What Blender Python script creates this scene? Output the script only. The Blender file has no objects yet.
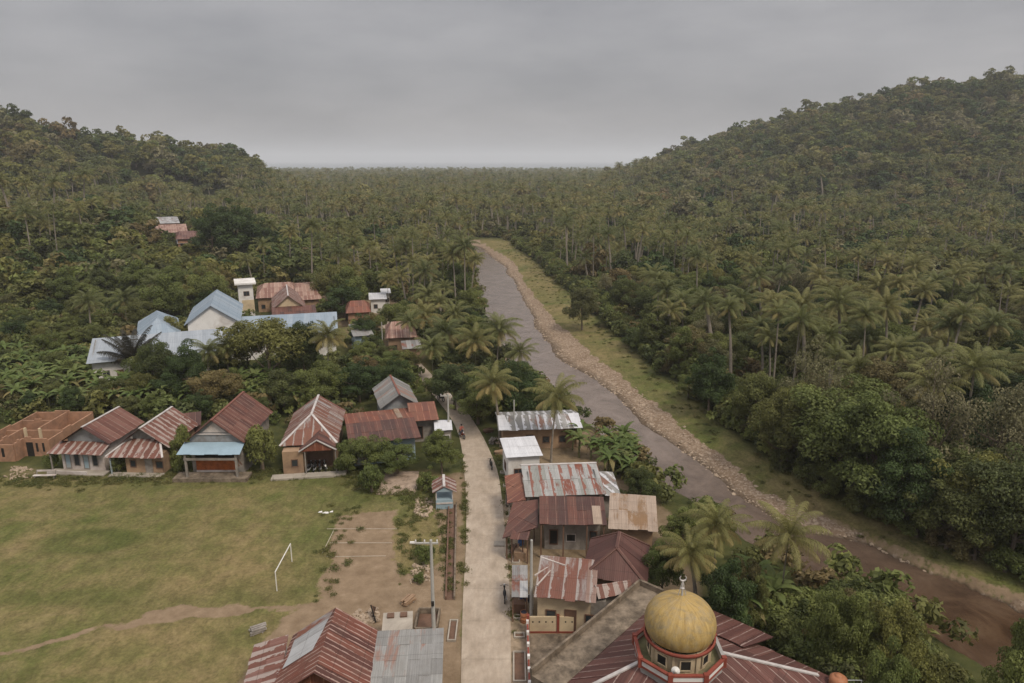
import bpy, math, random
import numpy as np
from math import radians, sin, cos, pi
from mathutils import Vector, Matrix

# ------------------------------------------------------------------ camera, world, sun, exposure
SC = bpy.context.scene
COL = SC.collection
F_PX, PITCH, CAM_H = 700.0, radians(14.53), 34.0
W_PX, H_PX = 1024, 683
cam_data = bpy.data.cameras.new('camera')
cam_data.sensor_width = 36.0
cam_data.lens = 36.0 * F_PX / W_PX
cam_data.clip_start = 0.5
cam_data.clip_end = 60000
cam = bpy.data.objects.new('camera', cam_data)
COL.objects.link(cam)
cam.location = (0, 0, CAM_H)
cam.rotation_euler = (pi / 2 - PITCH, 0, 0)
SC.camera = cam

SUN_EL, SUN_ROT = radians(52), radians(140)
world = bpy.data.worlds.new('World')
SC.world = world
world.use_nodes = True
wn, wl = world.node_tree.nodes, world.node_tree.links
wn.clear()
w_out = wn.new('ShaderNodeOutputWorld')
w_bg = wn.new('ShaderNodeBackground')
w_sky = wn.new('ShaderNodeTexSky')
w_sky.sky_type = 'NISHITA'
w_sky.sun_disc = False
w_sky.sun_elevation = SUN_EL
w_sky.sun_rotation = SUN_ROT
w_sky.dust_density = 4.0
w_tc = wn.new('ShaderNodeTexCoord')
w_map = wn.new('ShaderNodeMapping')
w_map.inputs['Scale'].default_value = (1.0, 1.0, 3.6)
w_map.inputs['Rotation'].default_value = (0.12, 0.05, 0.6)
w_no = wn.new('ShaderNodeTexNoise')
w_no.inputs['Scale'].default_value = 3.4
w_no.inputs['Detail'].default_value = 7
w_no.inputs['Roughness'].default_value = 0.55
w_rp = wn.new('ShaderNodeValToRGB')
w_rp.color_ramp.elements[0].position = 0.30
w_rp.color_ramp.elements[1].position = 0.72
w_rp.color_ramp.elements[0].color = (2.02, 2.01, 2.12, 1)
w_rp.color_ramp.elements[1].color = (3.00, 2.93, 3.00, 1)
w_mix = wn.new('ShaderNodeMix')
w_mix.data_type = 'RGBA'
w_mix.inputs['Factor'].default_value = 0.93
wl.new(w_tc.outputs['Generated'], w_map.inputs['Vector'])
wl.new(w_map.outputs['Vector'], w_no.inputs['Vector'])
wl.new(w_no.outputs['Fac'], w_rp.inputs['Fac'])
wl.new(w_sky.outputs['Color'], w_mix.inputs['A'])
# an overcast sky is several times brighter overhead than near the horizon
w_sep = wn.new('ShaderNodeSeparateXYZ')
w_el = wn.new('ShaderNodeMapRange')
w_el.inputs['From Min'].default_value = 0.22
w_el.inputs['From Max'].default_value = 0.95
w_el.inputs['To Min'].default_value = 1.0
w_el.inputs['To Max'].default_value = 3.5
w_sc = wn.new('ShaderNodeVectorMath'); w_sc.operation = 'SCALE'
wl.new(w_tc.outputs['Generated'], w_sep.inputs[0])
wl.new(w_sep.outputs['Z'], w_el.inputs['Value'])
wl.new(w_rp.outputs['Color'], w_sc.inputs[0])
wl.new(w_el.outputs['Result'], w_sc.inputs['Scale'])
wl.new(w_sc.outputs[0], w_mix.inputs['B'])
wl.new(w_mix.outputs['Result'], w_bg.inputs['Color'])
w_bg.inputs['Strength'].default_value = 0.10
wl.new(w_bg.outputs['Background'], w_out.inputs['Surface'])

sun_d = bpy.data.lights.new('sun', 'SUN')
sun_d.energy = 1.7
sun_d.angle = radians(14)
sun_d.color = (1.0, 0.90, 0.76)
sun = bpy.data.objects.new('sun', sun_d)
COL.objects.link(sun)
sun_dir = Vector((sin(SUN_ROT) * cos(SUN_EL), cos(SUN_ROT) * cos(SUN_EL), sin(SUN_EL)))
sun.rotation_euler = sun_dir.to_track_quat('Z', 'Y').to_euler()
sun.location = (30, -30, 80)

SC.view_settings.view_transform = 'Standard'
SC.view_settings.look = 'None'
SC.view_settings.gamma = 1.0
SC.view_settings.use_curve_mapping = False
SC.view_settings.exposure = 0.52
SC.cycles.max_bounces = 6
SC.cycles.diffuse_bounces = 4
SC.cycles.glossy_bounces = 2
SC.cycles.transmission_bounces = 4
SC.cycles.volume_bounces = 2
SC.cycles.transparent_max_bounces = 6
SC.cycles.use_denoising = True
HAZE_DENSITY = 0.00020

# ------------------------------------------------------------------ pixel <-> world helpers (used to measure positions)
SP, CP = sin(PITCH), cos(PITCH)
def at_h(x, y, h=0.0):
    dx, dy = x - W_PX / 2, y - H_PX / 2
    t = (CAM_H - h) / (F_PX * SP + dy * CP)
    return Vector((dx * t, (F_PX * CP - dy * SP) * t, h))
def height_at(Y, y):
    dy = y - H_PX / 2
    t = Y / (F_PX * CP - dy * SP)
    return CAM_H - t * (F_PX * SP + dy * CP)
def x_at(Y, x, y):
    dy = y - H_PX / 2
    return (x - W_PX / 2) * Y / (F_PX * CP - dy * SP)
def to_px(X, Y, Z):
    d = Y * CP + (CAM_H - Z) * SP
    u = F_PX * X / d + W_PX / 2
    v = F_PX * ((CAM_H - Z) * CP - Y * SP) / d + H_PX / 2
    return u, v

# ------------------------------------------------------------------ terrain
WATER_Z = -2.2
def river_line(pts, h):
    p = [at_h(x, y, h) for x, y in pts]
    p.sort(key=lambda q: q.y)
    return np.array([q.y for q in p]), np.array([q.x for q in p])
RL = river_line([(468, 243), (474, 275), (482, 310), (498, 345), (520, 380), (558, 410), (606, 440), (640, 468), (690, 505), (735, 535), (770, 560), (825, 592), (880, 625), (945, 655), (1010, 690), (1100, 740)], WATER_Z)
RR = river_line([(478, 246), (505, 268), (520, 292), (538, 330), (556, 356), (597, 383), (651, 426), (702, 467), (732, 494), (760, 512), (794, 530), (830, 537), (862, 543), (900, 560), (937, 576), (982, 596), (1024, 614), (1100, 650)], WATER_Z)
RG = river_line([(482, 243), (514, 262), (528, 288), (556, 322), (602, 362), (650, 400), (700, 442), (760, 486), (820, 518), (857, 531), (907, 555), (950, 576), (1024, 607), (1100, 643)], -1.5)
RS = river_line([(500, 236), (530, 258), (565, 290), (608, 330), (655, 372), (700, 405), (745, 447), (800, 478), (850, 503), (900, 525), (960, 545), (1024, 566), (1100, 590)], -0.8)
def r_interp(L, Y):
    ys, xs = L
    v = np.interp(Y, ys, xs)
    far = Y > ys[-1]
    v = np.where(far, xs[-1] - (Y - ys[-1]) * 0.9, v)
    near = Y < ys[0]
    return np.where(near, xs[0] + (ys[0] - Y) * 1.1, v)
def vnoise(X, Y, s, seed=0):
    a = seed * 1.7
    return (np.sin(X / s + a) * np.cos(Y / s * 1.13 + a * 2) + 0.6 * np.sin((X + Y) / s * 1.9 + a * 3) + 0.4 * np.cos((X * 0.8 - Y * 1.3) / s * 2.7 + a)) / 2.0
def crest(pts, dz):
    return [(x_at(Y, x, y), Y, height_at(Y, y) - dz) for x, y, Y in pts]
LEFT_CREST = crest([(-500, 96, 330), (-260, 92, 400), (-60, 96, 460), (20, 112, 490), (70, 126, 510), (110, 124, 525), (150, 130, 545), (190, 136, 580), (222, 143, 600), (245, 158, 615), (262, 180, 630)], 17.5)
RIGHT_CREST = crest([(600, 172, 940), (622, 158, 890), (655, 156, 840), (684, 144, 800), (740, 124, 740), (800, 102, 705), (860, 92, 685), (940, 80, 660), (1024, 67, 640), (1200, 60, 560), (1500, 58, 460)], 16.0)
def ridge(X, Y, C, w_near, w_far):
    out = np.zeros_like(X)
    for (x0, y0, z0), (x1, y1, z1) in zip(C[:-1], C[1:]):
        ex, ey = x1 - x0, y1 - y0
        t = np.clip(((X - x0) * ex + (Y - y0) * ey) / (ex * ex + ey * ey), 0, 1)
        px, py = x0 + t * ex, y0 + t * ey
        d = np.hypot(X - px, Y - py)
        w = np.where(Y < py, w_near, w_far) * np.clip(0.05 + (np.clip(z0 + (z1 - z0) * t, 0, 99) / 68) ** 1.3, 0.05, 1)
        zz = z0 + (z1 - z0) * t
        k = np.clip(1 - d / w, 0, 1)
        out = np.maximum(out, zz * (k * k * (3 - 2 * k) * 0.6 + k * 0.4))
    return out
def sstep(a, b, v):
    t = np.clip((v - a) / (b - a), 0, 1)
    return t * t * (3 - 2 * t)
def hills(X, Y):
    # the valley floor opens towards the coast between the two hills
    r = X / np.maximum(Y, 1.0)
    return np.maximum(ridge(X, Y, LEFT_CREST, 230, 320) * sstep(-0.28, -0.39, r), ridge(X, Y, RIGHT_CREST, 330, 420) * (0.5 * sstep(0.06, 0.25, r) + 0.5 * sstep(0.10, 0.50, r)))
def height(X, Y):
    X = np.asarray(X, float); Y = np.asarray(Y, float)
    z = np.zeros_like(X)
    hill = hills(X, Y)
    z = z + hill * (1 + 0.10 * vnoise(X, Y, 45, 2)) + np.clip(hill / 30, 0, 1) * 3.0 * vnoise(X, Y, 17, 5)
    z = z + 13 * np.exp(-(((X + 165) / 75) ** 2 + ((Y - 235) / 75) ** 2))
    # plain: faint rolling away from the village
    f = np.clip((Y - 130) / 200, 0, 1)
    z = z + f * 0.8 * vnoise(X, Y, 60, 1)
    # river channel
    xl, xr, xg, xs = (r_interp(L, Y) for L in (RL, RR, RG, RS))
    jit = 0.45 * vnoise(X, Y, 2.3, 7) + 0.8 * vnoise(X, Y, 7.0, 3)
    Xj = X + jit
    bank = z
    land_l = bank
    bed = np.full_like(X, WATER_Z - 0.35) + 0.12 * vnoise(X, Y, 3.0, 9)
    dl = xl - Xj                      # >0 : on the left bank
    tl = np.clip(dl / 2.6, 0, 1)
    ch = np.where(dl > 0, WATER_Z + (bank - WATER_Z) * (tl * tl * (3 - 2 * tl)), 0)
    # right side profile
    wr = np.maximum(xg - xr, 0.8)
    tg = np.clip((Xj - xr) / wr, 0, 1)
    gz = WATER_Z + 0.75 * tg
    wsx = np.maximum(xs - xg, 0.8)
    ts = np.clip((Xj - xg) / wsx, 0, 1)
    sz = WATER_Z + 0.75 + 0.75 * ts
    tb = np.clip((Xj - xs) / 6.0, 0, 1)
    bz = WATER_Z + 1.5 + (bank - (WATER_Z + 1.5)) * (tb * tb * (3 - 2 * tb))
    right = np.where(Xj < xg, gz, np.where(Xj < xs, sz, bz))
    inside = (Xj > xl) & (Xj < xr)
    mid = np.minimum(Xj - xl, xr - Xj)
    bedz = WATER_Z - 0.5 * np.clip(mid / 1.5, 0, 1) + 0.06 * vnoise(X, Y, 1.4, 9)
    rz = np.where(inside, bedz, np.where(Xj <= xl, ch, right))
    use = (Y < 330)
    fade = np.clip((Y - 300) / 30, 0, 1)
    z = np.where(use, rz * (1 - fade) + z * fade, z)
    # coast
    c = np.clip((Y - 2450) / 250, 0, 1)
    z = z * (1 - c) - 9 * c
    return z
def hgt(x, y):
    return float(height(np.array([x]), np.array([y]))[0])
def ground_px(x, y):
    """point of the terrain seen at a pixel"""
    dx, dy = x - W_PX / 2, y - H_PX / 2
    d = Vector((dx, F_PX * CP - dy * SP, -(F_PX * SP + dy * CP))) / F_PX
    t, step = 20.0, 1.0
    while t < 3000:
        p = Vector((0, 0, CAM_H)) + d * t
        if p.z < hgt(p.x, p.y):
            break
        t += step
        step = max(0.5, t * 0.01)
    lo, hi = t - step, t
    for _ in range(12):
        m = (lo + hi) / 2
        p = Vector((0, 0, CAM_H)) + d * m
        if p.z < hgt(p.x, p.y): hi = m
        else: lo = m
    return Vector((0, 0, CAM_H)) + d * hi

# ------------------------------------------------------------------ object helpers
def tag(o, label=None, cat=None, group=None, kind=None):
    if label: o['label'] = label
    if cat: o['category'] = cat
    if group: o['group'] = group
    if kind: o['kind'] = kind
    return o
def link(name, data, parent=None, loc=(0, 0, 0), rot=(0, 0, 0), scale=(1, 1, 1)):
    o = bpy.data.objects.new(name, data)
    COL.objects.link(o)
    if parent is not None: o.parent = parent
    o.location = loc; o.rotation_euler = rot; o.scale = scale
    return o
def empty(name, loc, rz, label, cat, group=None):
    o = link(name, None, None, loc, (0, 0, rz))
    o.empty_display_size = 0.5
    return tag(o, label, cat, group)
def copy_tree(o, parent=None):
    c = o.copy(); COL.objects.link(c)
    c.parent = parent
    for ch in list(o.children): copy_tree(ch, c)
    return c

class MB:
    """collects faces (with optional uv and random value) and builds one mesh"""
    def __init__(s):
        s.v, s.f, s.uv, s.rn, s.mi = [], [], [], [], []
    def face(s, pts, uv=None, rn=(0.5, 0.5), mi=0):
        i = len(s.v)
        s.v += [tuple(p) for p in pts]
        s.f.append(tuple(range(i, i + len(pts))))
        s.uv.append(uv if uv else [(p[0], p[2]) for p in pts])
        s.rn.append(rn); s.mi.append(mi)
    def box(s, x0, y0, z0, x1, y1, z1, mi=0, rn=(0.5, 0.5)):
        p = [(x0, y0, z0), (x1, y0, z0), (x1, y1, z0), (x0, y1, z0), (x0, y0, z1), (x1, y0, z1), (x1, y1, z1), (x0, y1, z1)]
        for q in ((3, 2, 1, 0), (4, 5, 6, 7), (0, 1, 5, 4), (1, 2, 6, 5), (2, 3, 7, 6), (3, 0, 4, 7)):
            pp = [p[k] for k in q]
            if q in ((1, 2, 6, 5), (3, 0, 4, 7)): uv = [(a[1], a[2]) for a in pp]
            elif q in ((3, 2, 1, 0), (4, 5, 6, 7)): uv = [(a[0], a[1]) for a in pp]
            else: uv = [(a[0], a[2]) for a in pp]
            s.face(pp, uv, rn, mi)
    def obox(s, a, b, w, h, mi=0, up=(0, 0, 1), rn=(0.5, 0.5)):
        """a bar from a to b of width w and height h"""
        a, b = Vector(a), Vector(b)
        d = (b - a)
        L = d.length
        d.normalize()
        u = Vector(up)
        sd = d.cross(u)
        if sd.length < 1e-4: sd = d.cross(Vector((1, 0, 0)))
        sd.normalize(); u = sd.cross(d)
        c = []
        for q in (a, b):
            for i, j in ((-1, -1), (1, -1), (1, 1), (-1, 1)):
                c.append(q + sd * (w / 2 * i) + u * (h / 2 * j))
        for k in range(4):
            k2 = (k + 1) % 4
            s.face([c[k], c[k2], c[k2 + 4], c[k + 4]], [(0, 0), (w, 0), (w, L), (0, L)], rn, mi)
        s.face([c[3], c[2], c[1], c[0]], None, rn, mi); s.face([c[4], c[5], c[6], c[7]], None, rn, mi)
    def tube(s, pts, rad, n=8, mi=0, cap=True):
        rings = []
        pts = [Vector(p) for p in pts]
        for i, p in enumerate(pts):
            d = (pts[min(i + 1, len(pts) - 1)] - pts[max(i - 1, 0)]).normalized()
            ref = Vector((0, 0, 1)) if abs(d.z) < 0.9 else Vector((1, 0, 0))
            a = d.cross(ref).normalized(); b = d.cross(a)
            r = rad[i] if hasattr(rad, '__len__') else rad
            rings.append([p + a * (r * cos(2 * pi * k / n)) + b * (r * sin(2 * pi * k / n)) for k in range(n)])
        for i in range(len(rings) - 1):
            for k in range(n):
                k2 = (k + 1) % n
                s.face([rings[i][k2], rings[i][k], rings[i + 1][k], rings[i + 1][k2]], [(k2, i), (k, i), (k, i + 1), (k2, i + 1)], mi=mi)
        if cap:
            s.face(rings[0], [(0, 0)] * n, mi=mi); s.face(rings[-1][::-1], [(0, 0)] * n, mi=mi)
    def lathe(s, prof, n=24, c=(0, 0, 0), mi=0):
        for (r0, z0), (r1, z1) in zip(prof[:-1], prof[1:]):
            for k in range(n):
                a, b = 2 * pi * k / n, 2 * pi * (k + 1) / n
                q = [(c[0] + r0 * cos(a), c[1] + r0 * sin(a), c[2] + z0), (c[0] + r0 * cos(b), c[1] + r0 * sin(b), c[2] + z0),
                     (c[0] + r1 * cos(b), c[1] + r1 * sin(b), c[2] + z1), (c[0] + r1 * cos(a), c[1] + r1 * sin(a), c[2] + z1)]
                if r0 < 1e-5: q = [q[0], q[2], q[3]]
                elif r1 < 1e-5: q = [q[0], q[1], q[2]]
                s.face(q, None, mi=mi)
    def mesh(s, name, mats, smooth=False, merge=False):
        me = bpy.data.meshes.new(name)
        me.from_pydata(s.v, [], s.f)
        ul = me.uv_layers.new(name='UVMap')
        flat = [c for u in s.uv for p in u for c in p]
        ul.data.foreach_set('uv', flat)
        at = me.attributes.new('rnd', 'FLOAT_VECTOR', 'FACE')
        at.data.foreach_set('vector', [c for r in s.rn for c in (r[0], r[1], 0.0)])
        for m in (mats if isinstance(mats, (list, tuple)) else [mats]): me.materials.append(m)
        me.polygons.foreach_set('material_index', s.mi)
        if merge or smooth:
            import bmesh
            bm = bmesh.new(); bm.from_mesh(me); bmesh.ops.remove_doubles(bm, verts=bm.verts, dist=0.0005); bm.to_mesh(me); bm.free()
        if smooth: me.polygons.foreach_set('use_smooth', [True] * len(me.polygons))
        me.update()
        return me
    def build(s, name, mats, parent=None, smooth=False, **k):
        return link(name, s.mesh(name, mats, smooth), parent, **k)

# ------------------------------------------------------------------ materials
def new_mat(name):
    m = bpy.data.materials.new(name); m.use_nodes = True
    nt = m.node_tree; nt.nodes.clear()
    out = nt.nodes.new('ShaderNodeOutputMaterial')
    b = nt.nodes.new('ShaderNodeBsdfPrincipled')
    b.inputs['Specular IOR Level'].default_value = 0.25
    nt.links.new(b.outputs[0], out.inputs[0])
    return m, nt, b
def N(nt, t, **k):
    n = nt.nodes.new(t)
    for a, v in k.items(): setattr(n, a, v)
    return n
def noise(nt, scale, detail=4, rough=0.6, vec=None, dist=0.0):
    n = N(nt, 'ShaderNodeTexNoise')
    n.inputs['Scale'].default_value = scale; n.inputs['Detail'].default_value = detail
    n.inputs['Roughness'].default_value = rough; n.inputs['Distortion'].default_value = dist
    if vec is not None: nt.links.new(vec, n.inputs['Vector'])
    return n.outputs['Fac']
def math_(nt, op, a, b=None, c=None, clamp=False):
    n = N(nt, 'ShaderNodeMath', operation=op, use_clamp=clamp)
    for i, q in enumerate((a, b, c)):
        if q is None: continue
        if hasattr(q, 'links') or hasattr(q, 'is_output'): nt.links.new(q, n.inputs[i])
        else: n.inputs[i].default_value = q
    return n.outputs[0]
def ramp(nt, fac, stops, interp='LINEAR'):
    n = N(nt, 'ShaderNodeValToRGB')
    cr = n.color_ramp; cr.interpolation = interp
    while len(cr.elements) < len(stops): cr.elements.new(0.5)
    for e, (p, c) in zip(cr.elements, stops):
        e.position = p
        e.color = (c[0], c[1], c[2], 1) if hasattr(c, '__len__') else (c, c, c, 1)
    nt.links.new(fac, n.inputs['Fac'])
    return n.outputs['Color']
def mix(nt, fac, a, b, mode='MIX'):
    n = N(nt, 'ShaderNodeMix', data_type='RGBA', blend_type=mode)
    for s, q in (('Factor', fac), ('A', a), ('B', b)):
        if hasattr(q, 'is_output'): nt.links.new(q, n.inputs[s])
        elif s == 'Factor': n.inputs[s].default_value = q
        else: n.inputs[s].default_value = (q[0], q[1], q[2], 1)
    return n.outputs['Result']
def mapping(nt, src, scale):
    m = N(nt, 'ShaderNodeMapping'); m.inputs['Scale'].default_value = scale
    nt.links.new(src, m.inputs['Vector'])
    return m.outputs['Vector']
def bump(nt, b, h, strength=0.3, dist=0.05):
    n = N(nt, 'ShaderNodeBump'); n.inputs['Strength'].default_value = strength; n.inputs['Distance'].default_value = dist
    nt.links.new(h, n.inputs['Height']); nt.links.new(n.outputs[0], b.inputs['Normal'])
def plain(name, c, rough=0.8, var=0.25, scale=1.5, stain=None):
    m, nt, b = new_mat(name)
    g = N(nt, 'ShaderNodeNewGeometry')
    n1 = noise(nt, scale, 6, 0.65, g.outputs['Position'])
    lo = [x * (1 - var) for x in c]; hi = [min(1, x * (1 + var)) for x in c]
    col = ramp(nt, n1, [(0.3, lo), (0.7, hi)])
    if stain:
        n2 = noise(nt, scale * 0.45, 7, 0.7, g.outputs['Position'], 0.6)
        col = mix(nt, ramp(nt, n2, [(0.48, 0.0), (0.66, 0.85)]), col, stain)
    nt.links.new(col, b.inputs['Base Color'])
    b.inputs['Roughness'].default_value = rough
    return m
def roof_mat(name, cols, lap=None, lapw=0.12, pitch=0.8, rust=None, rust_amt=0.5, mud=0.3):
    """corrugated metal: cols = palette picked per sheet, lap = colour of the sheet overlaps"""
    m, nt, b = new_mat(name)
    uv = N(nt, 'ShaderNodeUVMap').outputs[0]
    at = N(nt, 'ShaderNodeAttribute', attribute_name='rnd')
    sp = N(nt, 'ShaderNodeSeparateXYZ'); nt.links.new(at.outputs['Vector'], sp.inputs[0])
    su = N(nt, 'ShaderNodeSeparateXYZ'); nt.links.new(uv, su.inputs[0])
    nz = noise(nt, 1.3, 5, 0.7, mapping(nt, uv, (1.6, 0.35, 1)))
    k = math_(nt, 'ADD', sp.outputs['X'], math_(nt, 'MULTIPLY_ADD', nz, 0.7, -0.35))
    n = len(cols)
    col = ramp(nt, k, [((i + 0.5) / n, c) for i, c in enumerate(cols)])
    # streaks running down the slope
    st = noise(nt, 1.0, 6, 0.75, mapping(nt, uv, (6.0, 0.22, 1)))
    col = mix(nt, math_(nt, 'MULTIPLY', ramp(nt, st, [(0.42, 0.0), (0.68, 1.0)]), 0.5), col, [c * 0.55 for c in cols[0]])
    if rust is not None:
        rn_ = noise(nt, 0.45, 7, 0.72, mapping(nt, uv, (1.8, 0.5, 1)), 0.4)
        rn2 = math_(nt, 'ADD', rn_, math_(nt, 'MULTIPLY_ADD', sp.outputs['Y'], 0.25, -0.125))
        col = mix(nt, ramp(nt, rn2, [(0.62 - 0.25 * rust_amt, 0.0), (0.72 - 0.25 * rust_amt, 1.0)]), col, rust)
    if lap is not None:
        fr = math_(nt, 'FRACT', math_(nt, 'DIVIDE', su.outputs['X'], pitch))
        nn = noise(nt, 1.1, 4, 0.7, mapping(nt, uv, (0.8, 0.5, 1)))
        wdt = math_(nt, 'MULTIPLY', ramp(nt, nn, [(0.36, 0.0), (0.6, 1.0)]), lapw)
        on = math_(nt, 'LESS_THAN', fr, wdt)
        col = mix(nt, math_(nt, 'MULTIPLY', on, 0.85), col, lap)
    # dark drip line at the sheet rows
    fv = math_(nt, 'FRACT', math_(nt, 'DIVIDE', su.outputs['Y'], 1.75))
    line = math_(nt, 'LESS_THAN', fv, 0.035)
    col = mix(nt, math_(nt, 'MULTIPLY', line, 0.35), col, [c * 0.4 for c in cols[0]])
    g = N(nt, 'ShaderNodeNewGeometry')
    dn = noise(nt, 0.8, 6, 0.7, g.outputs['Position'])
    col = mix(nt, math_(nt, 'MULTIPLY', ramp(nt, dn, [(0.45, 0.0), (0.75, 1.0)]), mud), col, (0.10, 0.08, 0.06))
    nt.links.new(col, b.inputs['Base Color'])
    b.inputs['Roughness'].default_value = 0.62
    wv = math_(nt, 'SINE', math_(nt, 'MULTIPLY', su.outputs['X'], 2 * pi / 0.15))
    bump(nt, b, wv, 0.25, 0.02)
    return m
RUST_R = (0.140, 0.058, 0.042); RUST_D = (0.085, 0.034, 0.027); RUST_O = (0.185, 0.080, 0.052)
GALV = (0.30, 0.29, 0.28); GALV_D = (0.20, 0.195, 0.19); WHT = (0.62, 0.62, 0.64)
M = {}
M['roof_rust'] = roof_mat('rusty_corrugated', [RUST_D, RUST_R, RUST_R, (0.17, 0.08, 0.06)], lap=(0.25, 0.18, 0.15), lapw=0.13)
M['roof_rust_fine'] = roof_mat('red_brown_ribbed_sheet', [RUST_D, RUST_R, (0.17, 0.06, 0.04)], lap=(0.36, 0.25, 0.21), lapw=0.30, pitch=0.42)
M['roof_rust_dark'] = roof_mat('old_brown_corrugated', [(0.07, 0.035, 0.03), (0.10, 0.045, 0.035), (0.13, 0.055, 0.04)], lap=(0.21, 0.12, 0.09), lapw=0.07)
M['roof_rust_red'] = roof_mat('red_rust_corrugated', [RUST_R, (0.19, 0.06, 0.035), RUST_O], lap=(0.30, 0.14, 0.09), lapw=0.14, mud=0.2)
M['roof_striped'] = roof_mat('rust_and_zinc_stripes', [RUST_R, (0.17, 0.07, 0.05), (0.20, 0.10, 0.08)], lap=(0.33, 0.275, 0.245), lapw=0.62, pitch=0.82)
M['roof_half'] = roof_mat('rust_over_zinc', [RUST_O, RUST_R, GALV, (0.24, 0.16, 0.13)], lap=(0.29, 0.26, 0.24), lapw=0.26, pitch=1.0, rust=(0.155, 0.065, 0.045), rust_amt=0.5)
M['roof_zinc'] = roof_mat('zinc_corrugated', [GALV_D, GALV, (0.36, 0.36, 0.36), (0.42, 0.42, 0.42)], rust=(0.18, 0.07, 0.045), rust_amt=0.1)
M['roof_zinc_rust'] = roof_mat('zinc_with_rust_streaks', [(0.24, 0.24, 0.22), GALV, (0.33, 0.33, 0.32)], lap=(0.20, 0.06, 0.035), lapw=0.36, pitch=1.0, rust=(0.17, 0.06, 0.04), rust_amt=0.2)
M['roof_zinc_patch'] = roof_mat('weathered_zinc_patches', [(0.19, 0.185, 0.175), (0.25, 0.24, 0.22), (0.31, 0.30, 0.285)], lap=(0.52, 0.52, 0.54), lapw=0.5, pitch=0.9, rust=(0.20, 0.11, 0.08), rust_amt=0.2)
M['roof_grey'] = roof_mat('plain_grey_sheet', [(0.20, 0.195, 0.185), (0.25, 0.245, 0.235), (0.27, 0.265, 0.25)], rust=(0.24, 0.15, 0.12), rust_amt=0.22)
M['roof_cream'] = roof_mat('faded_cream_sheet', [(0.27, 0.20, 0.15), (0.33, 0.25, 0.19), (0.36, 0.28, 0.22)], rust=(0.21, 0.125, 0.065), rust_amt=0.32)
M['roof_white'] = roof_mat('white_sheet', [(0.54, 0.54, 0.56), (0.60, 0.60, 0.62)], mud=0.14)
M['roof_blue'] = roof_mat('pale_blue_metal', [(0.22, 0.275, 0.33), (0.25, 0.305, 0.36), (0.28, 0.33, 0.38)], mud=0.12)
M['roof_blue_grey'] = roof_mat('grey_blue_metal', [(0.28, 0.31, 0.345), (0.32, 0.35, 0.385)], mud=0.12)
M['roof_tile'] = roof_mat('faded_tile', [(0.20, 0.10, 0.075), (0.28, 0.16, 0.12), (0.34, 0.22, 0.17)], lap=(0.42, 0.30, 0.24), lapw=0.2)
M['cap_light'] = plain('ridge_metal_light', (0.42, 0.39, 0.37), 0.6)
M['cap_rust'] = plain('ridge_metal_rust', (0.17, 0.07, 0.05), 0.7)
M['wood_tan'] = plain('tan_board', (0.30, 0.20, 0.125), 0.85, 0.2, 1.0, (0.17, 0.11, 0.075))
M['wood_white'] = plain('whitewashed_board', (0.50, 0.45, 0.42), 0.85, 0.15, 0.8, (0.27, 0.21, 0.17))
M['wood_grey'] = plain('grey_weathered_board', (0.24, 0.215, 0.19), 0.85, 0.25, 1.2, (0.12, 0.10, 0.08))
M['wood_brown'] = plain('brown_timber', (0.13, 0.075, 0.05), 0.8)
M['wood_orange'] = plain('varnished_timber', (0.30, 0.085, 0.025), 0.5, 0.35, 2.5)
M['brick'] = plain('clay_brick_wall', (0.31, 0.175, 0.11), 0.9, 0.22, 1.2, (0.20, 0.12, 0.08))
M['blue_paint'] = plain('faded_blue_paint', (0.26, 0.34, 0.38), 0.8, 0.12, 1.0, (0.30, 0.27, 0.23))
M['grey_blue_board'] = plain('grey_blue_gable_board', (0.24, 0.245, 0.25), 0.85, 0.2, 1.0, (0.15, 0.13, 0.11))
M['blue_awning'] = plain('light_blue_awning_sheet', (0.25, 0.34, 0.40), 0.6, 0.08, 1.0)
M['cream_wall'] = plain('cream_plaster', (0.50, 0.40, 0.26), 0.85, 0.12, 0.7, (0.34, 0.26, 0.18))
M['white_wall'] = plain('white_plaster', (0.62, 0.60, 0.57), 0.85, 0.08, 0.5, (0.42, 0.38, 0.34))
M['red_paint'] = plain('red_paint', (0.21, 0.052, 0.034), 0.7, 0.2)
M['concrete'] = plain('concrete', (0.34, 0.30, 0.25), 0.9, 0.18, 0.8, (0.22, 0.19, 0.155))
M['concrete_dark'] = plain('stained_concrete', (0.165, 0.130, 0.095), 0.92, 0.55, 1.6, (0.060, 0.046, 0.032))
M['grout'] = plain('lichen_concrete', (0.13, 0.12, 0.06), 0.95, 0.4, 1.6, (0.20, 0.16, 0.10))
M['dark'] = plain('dark_interior', (0.018, 0.016, 0.014), 0.9)
M['pole'] = plain('concrete_pole', (0.36, 0.35, 0.32), 0.85, 0.12)
M['metal_white'] = plain('white_painted_steel', (0.62, 0.60, 0.56), 0.5, 0.08)
M['black'] = plain('black_plastic', (0.018, 0.018, 0.02), 0.45)
M['rubber'] = plain('rubber', (0.02, 0.02, 0.02), 0.8)
M['chrome'] = plain('steel_grey', (0.35, 0.35, 0.36), 0.35)
M['skin'] = plain('skin', (0.30, 0.16, 0.10), 0.6, 0.05)
M['hair'] = plain('black_hair', (0.012, 0.010, 0.010), 0.6)
M['pink_cloth'] = plain('salmon_cloth', (0.42, 0.14, 0.11), 0.9, 0.1)
M['dark_cloth'] = plain('dark_cloth', (0.035, 0.035, 0.05), 0.9, 0.1)
M['blue_cloth'] = plain('blue_cloth', (0.04, 0.09, 0.22), 0.9, 0.2)
M['orange_plastic'] = plain('orange_tank_plastic', (0.33, 0.14, 0.07), 0.5, 0.08)
M['drum_silver'] = plain('bare_grey_plaster', (0.30, 0.285, 0.27), 0.85, 0.15, 1.0, (0.20, 0.18, 0.16))
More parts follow.
